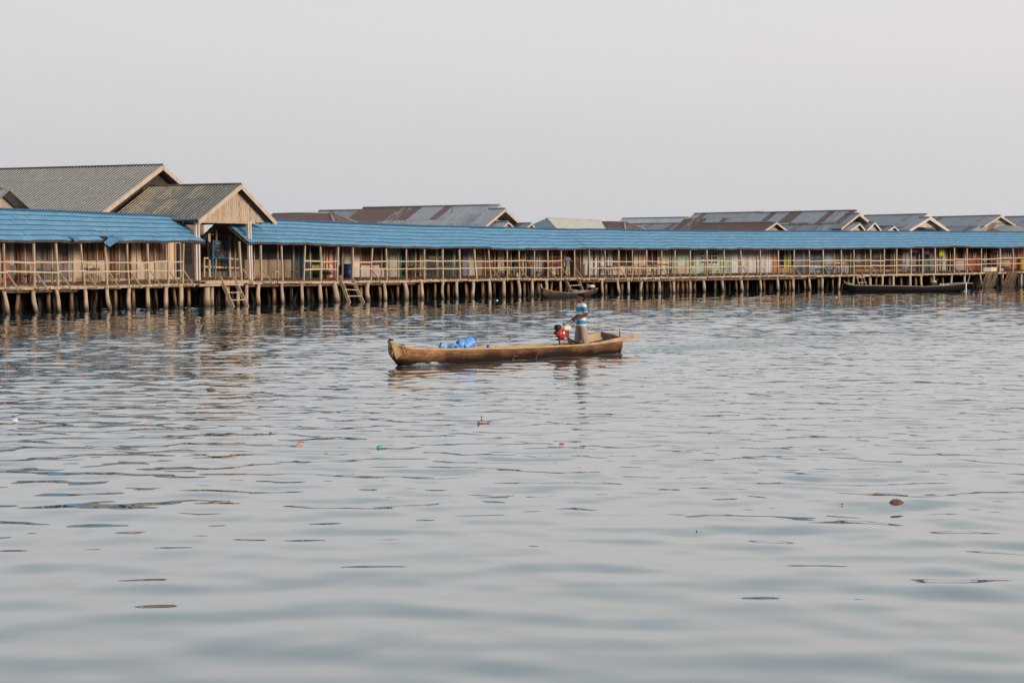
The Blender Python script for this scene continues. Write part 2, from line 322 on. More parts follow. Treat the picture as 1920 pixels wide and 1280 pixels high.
def walkway(name, label, px0, px1, posts, piles, bpiles, norail=(), nobrace=(), torn=False, deck=True, roofpx=None):
    s0, s1 = S(px0), S(px1); root = thing(name, label, 'walkway', W((s0 + s1) / 2, 1.1, 0), 'covered walkways on stilts')
    skip = [(S(190, -.3), S(205, -.3), 5)] if torn else []
    tile_roof(root, S(roofpx[0], .6) if roofpx else s0, S(roofpx[1], -.3 if roofpx[1] < 500 else 0.) if roofpx else s1, skip)
    # deck of cross planks
    mb = MB(); s = s0
    while s < s1:
        w = rng.uniform(.16, .24); dz = deckZ(s) + rng.normal(0, .012); ov = rng.uniform(-.14, .06)
        a, b, c, d = W(s, -.08 + ov, dz), W(s + w * .93, -.08 + ov, dz), W(s + w * .93, 2.95, dz + .1), W(s, 2.95, dz + .1)
        dn = np.array([0, 0, .035]); mb.hexa([a - dn, b - dn, c - dn, d - dn], [a, b, c, d]); s += w
    mb.build('deck', PLANK, root)
    s = s0; 
    eb = MB()
    while s < s1:
        ln = min(rng.uniform(2.2, 4.2), s1 - s); z0 = deckZ(s) - .1 + rng.normal(0, .02); z1 = deckZ(s + ln) - .1 + rng.normal(0, .02); v = -.1 + rng.uniform(-.04, .02)
        eb.beam(W(s, v, z0), W(s + ln - .03, v, z1), .05, rng.uniform(.1, .16)); s += ln
    eb.build('edge_beam', EDGE, root)
    jb = MB(); s = s0 + .3
    while s < s1: jb.beam(W(s, -.2, deckZ(s) - .17), W(s, 2.9, deckZ(s) - .1), .08, .12); s += 1.1
    jb.beam(W(s0, .3, deckZ(s0) - .28), W((s0 + s1) / 2, .3, deckZ((s0 + s1) / 2) - .28), .1, .1)
    jb.build('joists', WOODD, root)
    sp = []
    for i, (xb, xt) in enumerate(posts):
        sb, st = S(xb, -.02), S(xt, -.1); p = MB(); dz = deckZ(sb)
        a = W(sb, -.02, dz - .22); b = W(st, -.08, eaveZ(st) + .05); mid = (a + b) / 2 + np.append(rng.normal(0, .018, 2), 0)
        w = rng.uniform(.085, .125); p.beam(a, mid, w, w * .9, Cs_side(sb)); p.beam(mid - (b - mid) * .005, b, w * .95, w * .85, Cs_side(sb)); p.build('post', WOODL, root); sp.append(sb)
        q = MB(); s2 = sb + rng.normal(.1, .12); s3 = s2 + rng.normal(0, .05); q.beam(W(s2, 2.15, deckZ(sb) + .05), W(s3, 2.1, eaveZ(st) + .75), .075, .075, Cs_side(sb)); q.build('back_post', WOODL, root)
        if xb not in nobrace:
            r = MB(); zt = dz + .68; e = W(sb + .03, -.78, dz - .13)
            r.beam(W(sb + .06, -.06, zt), e + np.array([0, 0, .02]), .05, .06); r.build('brace', WOODL, root)
            g = MB(); g.beam(W(sb + .03, .4, dz - .16), W(sb + .03, -.84, dz - .16), .07, .08); g.build('outrigger_joist', EDGE, root)
    for i in range(len(sp) - 1):
        if posts[i][0] in norail: continue
        for h, nm in ((1.16, 'rail'), (.7, 'rail')):
            r = MB(); r.beam(W(sp[i] - .04, -.085, deckZ(sp[i]) + h + rng.normal(0, .025)), W(sp[i + 1] + .04, -.085, deckZ(sp[i + 1]) + h + rng.normal(0, .025)), rng.uniform(.03, .045), rng.uniform(.055, .095)); r.build(nm, WOODR, root)
    for lst, v, m, r0 in ((piles, 0., PILE, .13), (bpiles, 1.0, PILED, .115)):
        for it in lst:
            xt, xb = it[:2]; rr = it[2] if len(it) > 2 else 1
            k = MB(); st, sb = S(xt, v), S(xb, v)
            crooked(k, W(st, v, deckZ(st) - .16), W(sb, v, -.7), r0 * rr * rng.uniform(.85, 1.12), .05); k.build('pile', m, root, True)
    # piles deep under the deck, coloured near-black for the shade
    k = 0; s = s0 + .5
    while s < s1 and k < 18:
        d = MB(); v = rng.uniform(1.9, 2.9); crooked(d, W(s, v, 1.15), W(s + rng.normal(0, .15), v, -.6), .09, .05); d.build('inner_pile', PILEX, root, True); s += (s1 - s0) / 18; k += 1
    return root
def Cs_side(s): t = Ts(s); return np.array([t[0], t[1], 0])

LP = [(9, 8), (64, 64), (109, 105), (159, 152), (201, 197), (242, 239), (280, 277), (315, 315), (342, 345)]
walk_l = walkway('covered_walkway', 'short blue-roofed timber walkway with torn eave, left of the gabled porch', -90, 368, [(-38, -40)] + LP,
    [(6, 18), (62, 71), (105, 115), (159, 166), (200, 206), (242, 246), (276, 276), (311, 310), (339, 340)],
    [(34, 30), (92, 91), (134, 132), (178, 173), (215, 213), (249, 249), (290, 288), (325, 328), (353, 352)], torn=True, roofpx=(-90, 382))
# a bent sheet hanging from the torn eave
def flap(cs, bulge, nu=13, nv=8):
    mb = MB(); c = [Q(x, y, v) for x, y, v in cs]; s_ = S(cs[0][0], -.45); t = Ts(s_); Nv = np.array([-t[1], t[0], 0]); V = []
    for i in range(nv):
        for j in range(nu):
            a, b = j / (nu - 1), i / (nv - 1); p = (c[0] * (1 - a) + c[1] * a) * (1 - b) + (c[3] * (1 - a) + c[2] * a) * b
            V.append(p - Nv * bulge * math.sin(math.pi * b) + np.array([0, 0, bulge * .7 * math.sin(math.pi * b) + .014 * math.cos(j * math.pi / 1.5)]))
    mb.add(V, [(i * nu + j, i * nu + j + 1, (i + 1) * nu + j + 1, (i + 1) * nu + j) for i in range(nv - 1) for j in range(nu - 1)])
    return mb.build('bent_roof_sheet', mat('blue_bent_sheet', (.07, .19, .34), var=.3, rough=.45), walk_l, True)
flap([(208, 443, -.2), (228, 450, -.45), (207, 463, -.8), (195, 455, -.75)], .12)
flap([(214, 440, -.15), (236, 447, -.42), (228, 452, -.5), (210, 446, -.35)], .05)
flap([(130, 440.5, -.35), (146, 445, -.4), (149, 451, -.6), (140, 452.5, -.65)], .05, 9)
RA = [(453, 449), (490, 489), (530, 528), (569, 573), (601, 601), (631, 634.5), (660, 662), (695, 699), (725, 724), (762, 762), (796, 796), (830, 830), (862, 861), (894, 889), (921, 916), (951, 951), (974, 973), (1002, 1002), (1027, 1027), (1052, 1052), (1077, 1077)]
walk_a = walkway('covered_walkway', 'long blue-roofed timber walkway with two ladders, from the gabled porch to behind the standing boatman', 440, 1091, RA,
    [(462, 461), (485, 484), (527, 530), (565, 565), (599, 602), (626, 632, 1.25), (689, 690, 1.15), (719, 724), (758, 762, 1.2), (790, 790), (831, 831), (856, 855), (887, 884, 1.1), (917, 917), (944, 947, 1.15), (971, 973), (997, 996, 1.1), (1023, 1024), (1050, 1051)],
    [(511, 511), (545, 541), (577, 577), (610, 613, .8), (648, 652), (675, 677), (709, 709), (745, 746), (770, 772), (785, 785, .8), (815, 815), (841, 838), (872, 873), (904, 904), (925, 925), (958, 957), (982, 984), (1009, 1010), (1035, 1033), (1065, 1066)],
    norail=(453, 490, 530, 631, 1052), roofpx=(440, 1097), nobrace=(530, 569, 601, 631, 660, 725, 762, 796, 830, 862, 894, 951, 1002))
RB = [(1105, 1104.5), (1133.5, 1134), (1160, 1160), (1185, 1185.5), (1212, 1212), (1239, 1240.5), (1264, 1266), (1293, 1294), (1325, 1325), (1357, 1357), (1391, 1388), (1426, 1425), (1459, 1459), (1488, 1489), (1517, 1517), (1543, 1543), (1577, 1577), (1601, 1601), (1632, 1632), (1657, 1658), (1681, 1681), (1708, 1708), (1730, 1730), (1753.6, 1753), (1789, 1789), (1813, 1813), (1840, 1840), (1875, 1875), (1899, 1899), (1926, 1926), (1952, 1952)]
walk_b = walkway('covered_walkway', 'longest and farthest blue-roofed timber walkway, passing the mint green house and the long black boat', 1091.3, 1985, RB,
    [(1129, 1129), (1157, 1162), (1178, 1178), (1203, 1200), (1235, 1236), (1263, 1264), (1293, 1294), (1318, 1322), (1353, 1357), (1388, 1393), (1424, 1427), (1457, 1460), (1487, 1489), (1516, 1520), (1542, 1546), (1574, 1574), (1601, 1602), (1631, 1631), (1654, 1652), (1675, 1675), (1706, 1707), (1727, 1733), (1751, 1749), (1785, 1786), (1809, 1808), (1837, 1845, .8), (1880, 1881), (1915, 1914)],
    [(1100, 1101), (1136, 1133), (1165, 1162), (1198, 1198), (1213, 1212, 1.2), (1224, 1222, 1.2), (1243, 1243), (1255, 1255), (1271, 1270, 1.2), (1279, 1278, 1.2), (1287, 1287), (1304, 1304), (1340, 1340), (1380, 1382), (1401, 1401), (1433, 1433), (1470, 1471), (1480, 1480), (1507, 1507), (1535, 1533), (1562, 1562), (1590, 1590), (1615, 1615), (1643, 1643), (1668, 1668), (1690, 1690), (1716, 1715), (1745, 1745), (1768, 1768), (1830, 1830)],
    nobrace=(1601, 1657, 1681, 1708, 1730, 1753.6, 1840, 1875, 1899, 1926, 1952))

# ---------------------------------------------------------------- landing under the gabled porch
land = thing('landing_platform', 'open timber landing under the gabled porch with a ladder at its front edge', 'platform', W(S(410), .8, 0))
sL0, sL1 = S(368), S(440)
mb = MB(); zL = deckZ(S(410)) + .05
for i in range(9):
    v = -.35 + i * .34; mb.beam(W(sL0 - .1 + rng.uniform(-.3, .1), v, zL + rng.normal(0, .012)), W(sL1 + rng.uniform(0, .9), v, zL + rng.normal(0, .012)), .3, .045)
mb.build('deck', PLANK, land)
mb = MB(); mb.beam(W(sL0 + .15, -.5, zL - .04), W(sL1 + 1.0, -.5, zL - .05), .06, .17); mb.beam(W(sL0 - .3, -.42, zL - .2), W(sL1 + .2, -.42, zL - .2), .12, .14); mb.build('edge_beam', EDGE, land)
for xt, xb, rr in ((387.5, 387.5, 1.55), (426, 427, 1.1), (398, 398, .8), (447, 447, .9)):
    k = MB(); crooked(k, W(S(xt, .0), .0, zL - .1), W(S(xb, 0), 0, -.7), .135 * rr, .02); k.build('pile', PILE, land, True)
for xt in (380, 410, 436, 455):
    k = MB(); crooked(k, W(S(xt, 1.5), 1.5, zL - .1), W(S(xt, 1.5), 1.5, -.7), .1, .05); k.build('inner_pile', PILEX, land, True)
for a, b, w in (((383, 483), (383, 519), .08), ((392, 438), (392, 519), .14), ((431, 440), (431, 519), .1)):
    m = MB(); m.beam(Q(*a, 2.3), Q(*b, 2.3), w); m.build('post', WOODL, land)
for a, b in (((382, 484), (398, 484)), ((426, 484.5), (450, 486.5)), ((382, 500), (450, 502.5))):
    m = MB(); m.beam(Q(*a, 2.2), Q(*b, 2.2), .04, .09); m.build('rail', WOODR, land)

# ---------------------------------------------------------------- ladders
def ladder(label, tops, bots, rungs, v0, v1, w=.2, mm=WOODL):
    A = [Q(x, y, v0) for x, y in tops]; B = [Q(x, y, v1) for x, y in bots]
    t = thing('ladder', label, 'ladder', (B[0] + B[1]) / 2, 'timber ladders down to the water')
    side = A[1] - A[0]; side[2] = 0; side /= np.linalg.norm(side)
    for a, b in zip(A, B): m = MB(); m.beam(a, b + (b - a) * .06, .055, w, side); m.build('stringer', mm, t)
    for k in rungs:
        m = MB(); p = A[0] + (B[0] - A[0]) * k; q = A[1] + (B[1] - A[1]) * k; o = np.array([0, 0, .02]); d = side * .06
        m.beam(p - d + o, q + d + o, .16, .045); m.build('rung', WOODR, t)
ladder('broad timber ladder of three rungs at the landing under the gabled porch', [(412, 519), (437, 519)], [(437, 577), (464, 576)], (.27, .52, .76), -.45, -1.1, .22)
ladder('timber ladder into the water at a gap in the railing right of the red door', [(636, 517), (659, 521)], [(654, 567), (680, 566)], (.26, .52, .77), -.15, -.8, .24, EDGE)
ladder('timber ladder ending in the small moored canoe behind the boatman', [(1058, 519), (1081, 517)], [(1073, 552), (1095, 551)], (.14, .52), -.12, -.5, .22)
ladder('narrow timber ladder standing behind the long black boat', [(1604, 512), (1616, 511)], [(1614, 542), (1627, 541)], (.3, .62), -.15, -.5, .07)

# ---------------------------------------------------------------- houses
def slab(mb, a, b, c, d, th, base_uv=(0, 0), nb=False):   # roof sheet: a-b ridge, d-c eave
    a, b, c, d = map(np.array, (a, b, c, d)); L1 = np.linalg.norm(b - a); L2 = np.linalg.norm(d - a); dn = np.array([0, 0, th])
    mb.add([a, b, c, d, a - dn, b - dn, c - dn, d - dn], [(0, 3, 2, 1), (4, 5, 6, 7), (3, 7, 6, 2), (0, 4, 7, 3), (1, 2, 6, 5)],
           [[(0, 0), (0, L2), (L1, L2), (L1, 0)], None, None, None, None], 0)
def up_faces(mb):   # keep roof tops facing the sky
    pass
def gable_roof(root, fr, apex, left, right, vf, end=None, L=None, m=ZINC, barge=BARGE, gable=GABLEW, inset=.45, gy=None, cap=True, zdrop=0, bw=.16, name='roof', sagk=0., lower=0, skirt=0, lm=None, uw=None):
    ua, za = fr.hit(*apex, vf); ul, zl = fr.hit(*left, vf); ur, zr = fr.hit(*right, vf)
    if L is None: L = fr.ridge_len(ua, vf, za, end)
    mb = MB()
    segs = 6
    for i in range(segs):
        v0 = vf + L * i / segs; v1 = vf + L * (i + 1) / segs; z = lambda q: za + sagk * math.sin(math.pi * (q - vf) / L) + rng.normal(0, .004)
        zz0, zz1 = z(v0), z(v1)
        for uu, ze in ((ul, zl), (ur, zr)):
            a, b, c, d = fr.P(ua, v0, zz0), fr.P(ua, v1, zz1), fr.P(uu, v1, ze), fr.P(uu, v0, ze)
            L2 = np.linalg.norm(d - a); dn = np.array([0, 0, .05]); u0, u1 = v0 - vf, v1 - vf
            mb.add([a, b, c, d, a - dn, b - dn, c - dn, d - dn], [(0, 3, 2, 1) if uu < ua else (0, 1, 2, 3), (4, 5, 6, 7), (3, 7, 6, 2), (0, 4, 7, 3), (1, 2, 6, 5)],
                   [[(u0, 0), (u0, L2), (u1, L2), (u1, 0)] if uu < ua else [(u0, 0), (u1, 0), (u1, L2), (u0, L2)], None, None, None, None])
    ro = mb.build(name, m, root)
    if cap:
        c = MB(); c.tube([fr.P(ua, vf + L * k / 10, za + sagk * math.sin(math.pi * k / 10) + .015) for k in range(11)], .07, 8); c.build('ridge_cap', MATS['dark_ridge'] if m in (GREYCORR, GREYCORR2) else m2cap(m), ro, True)
    for uu, ze in ((ul, zl), (ur, zr)):
        b = MB(); b.beam(fr.P(ua, vf - .03, za - bw * .55), fr.P(uu, vf - .03, ze - bw * .55), .035, bw, fr.N); b.build('barge_board', barge, ro)
    # gable wall
    zb = min(zl, zr) - .1 if gy is None else fr.hit(apex[0], gy, vf + inset)[1]
    f = (za - .12 - zb) / max(.01, za - min(zl, zr)); g = MB(); v = vf + inset
    A = fr.P(ua, v, za - .1); Lp = fr.P(ua + (ul - ua) * f, v, zb); Rp = fr.P(ua + (ur - ua) * f, v, zb)
    g.add([A, Lp, Rp, A + fr.N * .06, Lp + fr.N * .06, Rp + fr.N * .06], [(0, 1, 2), (5, 4, 3), (1, 4, 5, 2)], [[(0, 0), (-abs(ua - ul) * f, 2), (abs(ur - ua) * f, 2)], None, None])
    g.build('gable_wall', gable, root)
    if lower:
        lo = MB(); dz = (za - zl) / max(.3, ua - ul) * .8
        a_, b_, c_, d_ = fr.P(ul + .25, vf + .5, zl + .06), fr.P(ul + .25, vf + L, zl + .06), fr.P(ul - lower, vf + L, zl - .1 - dz * lower), fr.P(ul - lower, vf + .5, zl - .1 - dz * lower)
        slab(lo, a_, b_, c_, d_, .05); lo.build('lower_roof', lm or m, root)
    if skirt:
        sk_ = MB(); zt_, w_ = min(zl, zr) + .25, skirt
        dz = (za - zl) / max(.3, ua - ul) * .8; lw_ = lower or .5
        a_, b_, c_, d_, e_ = fr.P(ul + .3, v - .02, zt_), fr.P(ur - .3, v - .02, zt_), fr.P(ur + 1.2, v - w_, zt_ - w_ * .45), fr.P(ul - lw_ - .6, v - w_, zt_ - w_ * .45), fr.P(ul - lw_, v + .1, zl - .12 - dz * lw_)
        sk_.add([a_, b_, c_, d_, e_], [(0, 4, 3, 2, 1)], [[(0, 0), (-lw_, .6), (-lw_, w_), (ur - ul, w_), (ur - ul, 0)]]); sk_.build('skirt_roof', lm or m, root)
    if uw:
        g = MB(); zz = zb + .02
        for (pu, pv), (qu, qv) in (((ul + .5, v + .1), (ur - .5, v + .1)), ((ul + .5, v + .1), (ul + .5, vf + L)), ((ur - .5, v + .1), (ur - .5, vf + L))):
            a_, b_ = fr.P(pu, pv, 2.6), fr.P(qu, qv, 2.6); h_ = np.array([0, 0, zz - 2.6]); g.add([a_, b_, b_ + h_, a_ + h_], [(0, 1, 2, 3)])
        g.build('upper_wall', uw, root)
    return dict(ua=ua, za=za, ul=ul, zl=zl, ur=ur, zr=zr, L=L, roof=ro)
mat('dark_ridge', (.10, .095, .09), var=.3, rough=.85)
def m2cap(m): return mat('zinc_ridge', (.24, .25, .265), var=.3, rough=.5)
mat('zinc_ridge', (.24, .25, .265), var=.3, rough=.5)
def hip_roof(root, fr, apex, vf, left, right, ve, end, m, cap_m):
    ua, za = fr.hit(*apex, vf); ul, zl = fr.hit(*left, ve); ur, zr = fr.hit(*right, ve); L = fr.ridge_len(ua, vf, za, end); zl = zr = min(zl, zr)
    A, B = fr.P(ua, vf, za), fr.P(ua, vf + L, za); l0, r0 = fr.P(ul, ve, zl), fr.P(ur, ve, zr); l1, r1 = fr.P(ul, vf + L + 1, zl), fr.P(ur, vf + L + 1, zr)
    mb = MB(); H = 3.
    mb.add([A, B, l0, l1, r0, r1], [(0, 1, 3, 2), (0, 2, 4), (1, 0, 4, 5), (1, 5, 3)],
           [[(vf, 0), (vf + L, 0), (vf + L + 1, H), (ve, H)], [((ul + ur) / 2, 0), (ul, H), (ur, H)], [(vf + L, 0), (vf, 0), (ve, H), (vf + L + 1, H)], None])
    ro = mb.build('roof', m, root)
    for p, q in ((A, B), (A, l0), (A, r0)):
        c = MB(); c.tube([p, (p + q) / 2 + np.array([0, 0, .02]), q], .07, 6); c.build('ridge_cap', cap_m, ro, True)
def shutter_window(root, fr, x0, x1, y0, y1, v, frame, pane, bars=(2, 2)):
    u0, z1 = fr.hit(x0, y0, v); u1, z0 = fr.hit(x1, y1, v); f = MB(); t = .06
    P = lambda u, z, d=0.: fr.P(u, v - d, z)
    for a, b in (((u0, z0), (u1, z0)), ((u0, z1), (u1, z1)), ((u0, z0), (u0, z1)), ((u1, z0), (u1, z1))):
        f.beam(P(*a, .03), P(*b, .03), t, .07, fr.N if abs(a[0] - b[0]) > .01 else fr.T)
    fo = f.build('window', frame, root); g = MB(); g.hexa([P(u0, z0), P(u1, z0), P(u1, z1), P(u0, z1)], [P(u0, z0, -.02), P(u1, z0, -.02), P(u1, z1, -.02), P(u0, z1, -.02)]); g.build('pane', pane, fo)
    k = MB()
    for i in range(1, bars[0] + 1): u = u0 + (u1 - u0) * i / (bars[0] + 1); k.beam(P(u, z0, .02), P(u, z1, .02), .045, .05, fr.T)
    for i in range(1, bars[1] + 1): z = z0 + (z1 - z0) * i / (bars[1] + 1); k.beam(P(u0, z, .022), P(u1, z, .022), .04, .045, fr.N)
    if k.v: k.build('mullion', frame, fo)
def house(label, a, b, wall, els, roofs=(), depth=7., wk='paint', base=None, vwall=3.0, group='stilt houses along the walkway', cat='house'):
    s = S((a + b) / 2, vwall); fr = Fr(s); ym = 480
    root = thing('stilt_house', label, cat, fr.P(0, vwall + 2, 0), group)
    u0 = fr.hit(a, ym, vwall)[0]; u1 = fr.hit(b, ym, vwall)[0]; zt = eaveZ(s) + .35; zb = deckZ(s) + .14
    w = MB(); t = .09; dep = depth
    H = zt - zb
    for p, q in ((fr.P(u0, vwall, 0), fr.P(u1, vwall, 0)), (fr.P(u1, vwall, 0), fr.P(u1, vwall + dep, 0)), (fr.P(u1, vwall + dep, 0), fr.P(u0, vwall + dep, 0)), (fr.P(u0, vwall + dep, 0), fr.P(u0, vwall, 0))):
        Ln = np.linalg.norm(q - p); z0 = np.array([0, 0, zb]); z1 = np.array([0, 0, zt])
        w.add([p + z0, q + z0, q + z1, p + z1], [(0, 1, 2, 3)], [[(0, 0), (Ln, 0), (Ln, H), (0, H)]])
    w.build('wall', paint(wall, wk), root)
    fl = MB(); fl.hexa([fr.P(u0, vwall + .05, zb - .16), fr.P(u1, vwall + .05, zb - .16), fr.P(u1, vwall + dep, zb - .16), fr.P(u0, vwall + dep, zb - .16)], [fr.P(u0, vwall + .05, zb - .01), fr.P(u1, vwall + .05, zb - .01), fr.P(u1, vwall + dep, zb - .01), fr.P(u0, vwall + dep, zb - .01)])
    fl.build('floor', WOODD, root)
    k = 0
    for vv in (vwall + .2, vwall + 2.5, vwall + 5):
        for uu in np.arange(u0 + .3, u1, 1.5):
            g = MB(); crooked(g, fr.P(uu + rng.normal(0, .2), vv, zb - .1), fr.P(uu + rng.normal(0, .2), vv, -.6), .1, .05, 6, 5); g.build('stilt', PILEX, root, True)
    for e in els:
        kd, x0, x1, y0, y1, col = e[:6]; v = vwall - .012
        uu0, z1 = fr.hit(x0, y0, v); uu1, z0 = fr.hit(x1, y1, v); z0 = max(z0, zb + .01)
        z1 = min(z1, zt - .01); m = paint(col) if col else None
        def slabv(d0, d1, mm, nm, par, u0=uu0, u1=uu1, z0=z0, z1=z1):
            g = MB(); g.hexa([fr.P(u0, v - d0, z0), fr.P(u1, v - d0, z0), fr.P(u1, v - d0, z1), fr.P(u0, v - d0, z1)], [fr.P(u0, v - d1, z0), fr.P(u1, v - d1, z0), fr.P(u1, v - d1, z1), fr.P(u0, v - d1, z1)]); return g.build(nm, mm, par)
        if kd == 'panel': slabv(0, .025, m, 'wall_panel', root)
        elif kd == 'plank': slabv(0, .03, paint(col, 'board'), 'wall_panel', root)
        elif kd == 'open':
            o = slabv(0, .015, BLACK, 'doorway_shade_panel', root)  # near-black panel painting the unlit interior; the wall is not cut
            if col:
                g = MB()
                for p, q in (((uu0, z0), (uu0, z1)), ((uu1, z0), (uu1, z1)), ((uu0, z1), (uu1, z1))): g.beam(fr.P(p[0], v - .05, p[1]), fr.P(q[0], v - .05, q[1]), .08, .08, fr.T if p[0] == q[0] else fr.N)
                g.build('door_frame', m, o)
        elif kd == 'door':
            o = slabv(0, .04, m, 'door', root); g = MB()
            for p, q in (((uu0, z0), (uu0, z1)), ((uu1, z0), (uu1, z1)), ((uu0, z1), (uu1, z1)), (((uu0 * 1.9 + uu1 * 1.1) / 3, z0), ((uu0 * 1.9 + uu1 * 1.1) / 3, z1)), ((uu0, (z0 + z1) / 2), (uu1, (z0 + z1) / 2))):
                g.beam(fr.P(p[0], v - .07, p[1]), fr.P(q[0], v - .07, q[1]), .09, .07, fr.T if p[0] == q[0] else fr.N)
            g.build('door_frame', paint(e[6]) if len(e) > 6 else WOODD, o)
        elif kd == 'win': shutter_window(root, fr, x0, x1, y0, y1, v - .02, m, paint(e[6] if len(e) > 6 else (.04, .045, .06)), e[7] if len(e) > 7 else (1, 1))
    if not roofs:
        mb = MB(); A = fr.P(u0 - .1, vwall + .15, zt + .05); B = fr.P(u1 + .1, vwall + .15, zt + .05); C = fr.P(u1 + .1, vwall + dep, zt + .35); D = fr.P(u0 - .1, vwall + dep, zt + .35)
        slab(mb, D, C, B, A, .06); mb.build('roof', ZINCD, root)
    for r in roofs:
        if r[0] == 'hip': hip_roof(root, fr, *r[1:])
        elif r[0] == 'fn': r[1](root, fr)
        else:
            kw = dict(r[1]); f2 = fr; gable_roof(root, f2, **kw)
    return root, fr
G = lambda **k: ('gable', k)
BR = (.17, .085, .045)
house('orange walled stilt house with blue door posts at the far left edge', -46, 65, (.40, .11, .045), [('open', -12, 8, 455, 520, None), ('panel', 17, 26, 451, 523, (.22, .31, .38)), ('panel', 46, 55, 451, 523, (.16, .24, .30)), ('door', 30, 46, 454, 523, (.28, .15, .07), BR), ('panel', 17, 64, 497, 522, (.42, .30, .22))],
      [G(apex=(16, 354), left=(-24, 394), right=(62, 395), vf=3.4, end=-90, m=ZINC, barge=mat('weathered_zinc_edge', (.2, .18, .17)), gable=paint((.5, .4, .31)), inset=.9, bw=.08)])
house('wide cream stilt house with brown shutters under the largest grey corrugated roof', 66, 244, (.60, .43, .31), [('panel', 66, 128, 450, 524, (.21, .16, .14)), ('win', 67, 82, 452, 487, (.22, .22, .23), (.16, .165, .18), (0, 6)), ('win', 88, 103, 452, 487, (.12, .1, .1), (.15, .15, .17), (0, 5)), ('win', 108, 126, 452, 489, (.12, .1, .1), (.38, .38, .41), (0, 2)), ('panel', 131, 136, 451, 521, (.24, .3, .34)), ('win', 155, 173, 453, 487, BR, (.26, .14, .08), (1, 1)), ('win', 175, 194, 453, 487, BR, (.30, .16, .09), (3, 1)), ('door', 207, 223, 454, 522, (.27, .12, .06), BR), ('plank', 225, 235, 452, 522, (.42, .33, .28)), ('door', 235, 243, 454, 522, (.25, .1, .05), BR), ('panel', 137, 206, 490, 522, (.5, .37, .28))],
      [G(apex=(305, 309.5), left=(188, 400), right=(411, 404), vf=6., end=-170, m=GREYCORR, gable=paint((.06, .045, .04)), inset=.7, bw=.26, uw=paint((.26, .13, .09)))], depth=9)
house('tan planked stilt house with a wide wooden window just left of the porch', 244.5, 338, (.66, .43, .27), [('win', 266, 309, 449, 489, BR, (.25, .14, .085), (3, 1)), ('panel', 245, 326, 490, 522, (.58, .45, .36)), ('open', 327, 337, 455, 520, (.5, .42, .33))], depth=5, wk='board')
house('dark hall behind the porch landing with a barred window', 338.5, 468, (.055, .042, .036), [('win', 341, 358, 455, 496, (.04, .035, .035), (.015, .018, .025), (3, 2)), ('plank', 372, 452, 509, 520, (.46, .3, .2)), ('panel', 433, 452, 441, 452, (.2, .15, .11))], depth=5)
house('dark blue fronted stilt house with a bare plywood counter', 468.5, 560, (.022, .026, .04), [('plank', 457, 545, 487, 524, (.66, .45, .29)), ('panel', 545, 559, 487, 523, (.05, .055, .07))], depth=5)
house('pale blue stilt house with a red framed door under a rust brown hip roof', 560.5, 637, (.29, .42, .48), [('panel', 561, 580, 458, 524, (.02, .04, .055)), ('open', 582, 600, 463, 522, (.03, .06, .07)), ('panel', 583, 599, 497, 506, (.3, .27, .05)), ('door', 609, 625, 467, 524, (.58, .40, .33), (.50, .05, .025))],
      [('hip', (620, 399.5), 7.5, (628, 424), (690, 424), 4.6, 512, RUSTFULL, mat('pale_hip_cap', (.36, .30, .26)))])
house('whitish pink stilt house with a dark red window, right of the second ladder', 637.5, 729, (.55, .45, .44), [('panel', 637.6, 645, 462, 520, (.03, .025, .025)), ('panel', 645, 659, 462, 494, (.34, .32, .31)), ('win', 678, 709, 461, 496, (.2, .04, .028), (.10, .07, .065), (3, 2)), ('open', 712, 720, 463, 504, (.05, .1, .09)), ('panel', 720.5, 726, 461, 523, (.28, .05, .035)), ('panel', 662, 711, 500, 522, (.52, .44, .42))])
house('grey beige stilt house with two dark doorways, green framed and red framed', 729.5, 800, (.40, .36, .31), [('open', 750, 763, 463, 522, (.03, .34, .24)), ('open', 767, 785, 463, 520, (.32, .05, .04)), ('panel', 770, 782, 472, 500, (.035, .09, .08)), ('panel', 790, 800, 463, 524, (.25, .25, .18))])
house('charcoal stilt house with bright green door posts and a white corner panel', 800.5, 905, (.045, .047, .055), [('panel', 819, 822, 463, 520, (.03, .33, .22)), ('panel', 848, 852, 463, 520, (.03, .38, .26)), ('panel', 867, 880, 463, 523, (.16, .18, .24)), ('panel', 880, 891, 463, 523, (.46, .41, .38)), ('panel', 803, 829, 480, 485, (.36, .20, .1)), ('panel', 893, 904, 463, 521, (.25, .2, .18))])
def fn_small(root, fr):
    gable_roof(root, fr, (953, 416), (937, 429), (968, 430), 3.5, end=905, m=ZINC, inset=.2, bw=.12)
    gable_roof(root, fr, (996, 419), (982, 430), (1006, 430), 3.4, end=958, m=ZINCD, inset=.2, bw=.12)
house('brown stilt house under the large patchy rusted zinc roof with a double gable', 905.5, 1018, (.15, .065, .038), [('open', 926, 931, 465, 506, (.2, .06, .03)), ('panel', 932, 944, 465, 512, (.44, .37, .32)), ('open', 957, 973, 470, 512, None), ('panel', 979, 991, 466, 515, (.36, .33, .27)), ('panel', 992, 1002, 466, 515, (.14, .15, .17)), ('panel', 1004, 1018, 466, 515, (.22, .24, .29)), ('panel', 948, 957, 500, 514, (.4, .33, .27))],
      [G(apex=(937, 384.5), left=(890, 423), right=(984, 426), vf=6.2, end=681, m=RUSTMIX, gable=paint((.4, .36, .34)), inset=1.3, bw=.2, lower=2.4, lm=ZINCD, uw=paint((.22, .13, .10))), G(apex=(947, 391.5), left=(903, 429), right=(987, 429), vf=4.6, L=1.55, m=ZINC, gable=paint((.42, .38, .36)), inset=1.2, bw=.18, gy=419, name='porch_roof'), ('fn', fn_small)], depth=8)
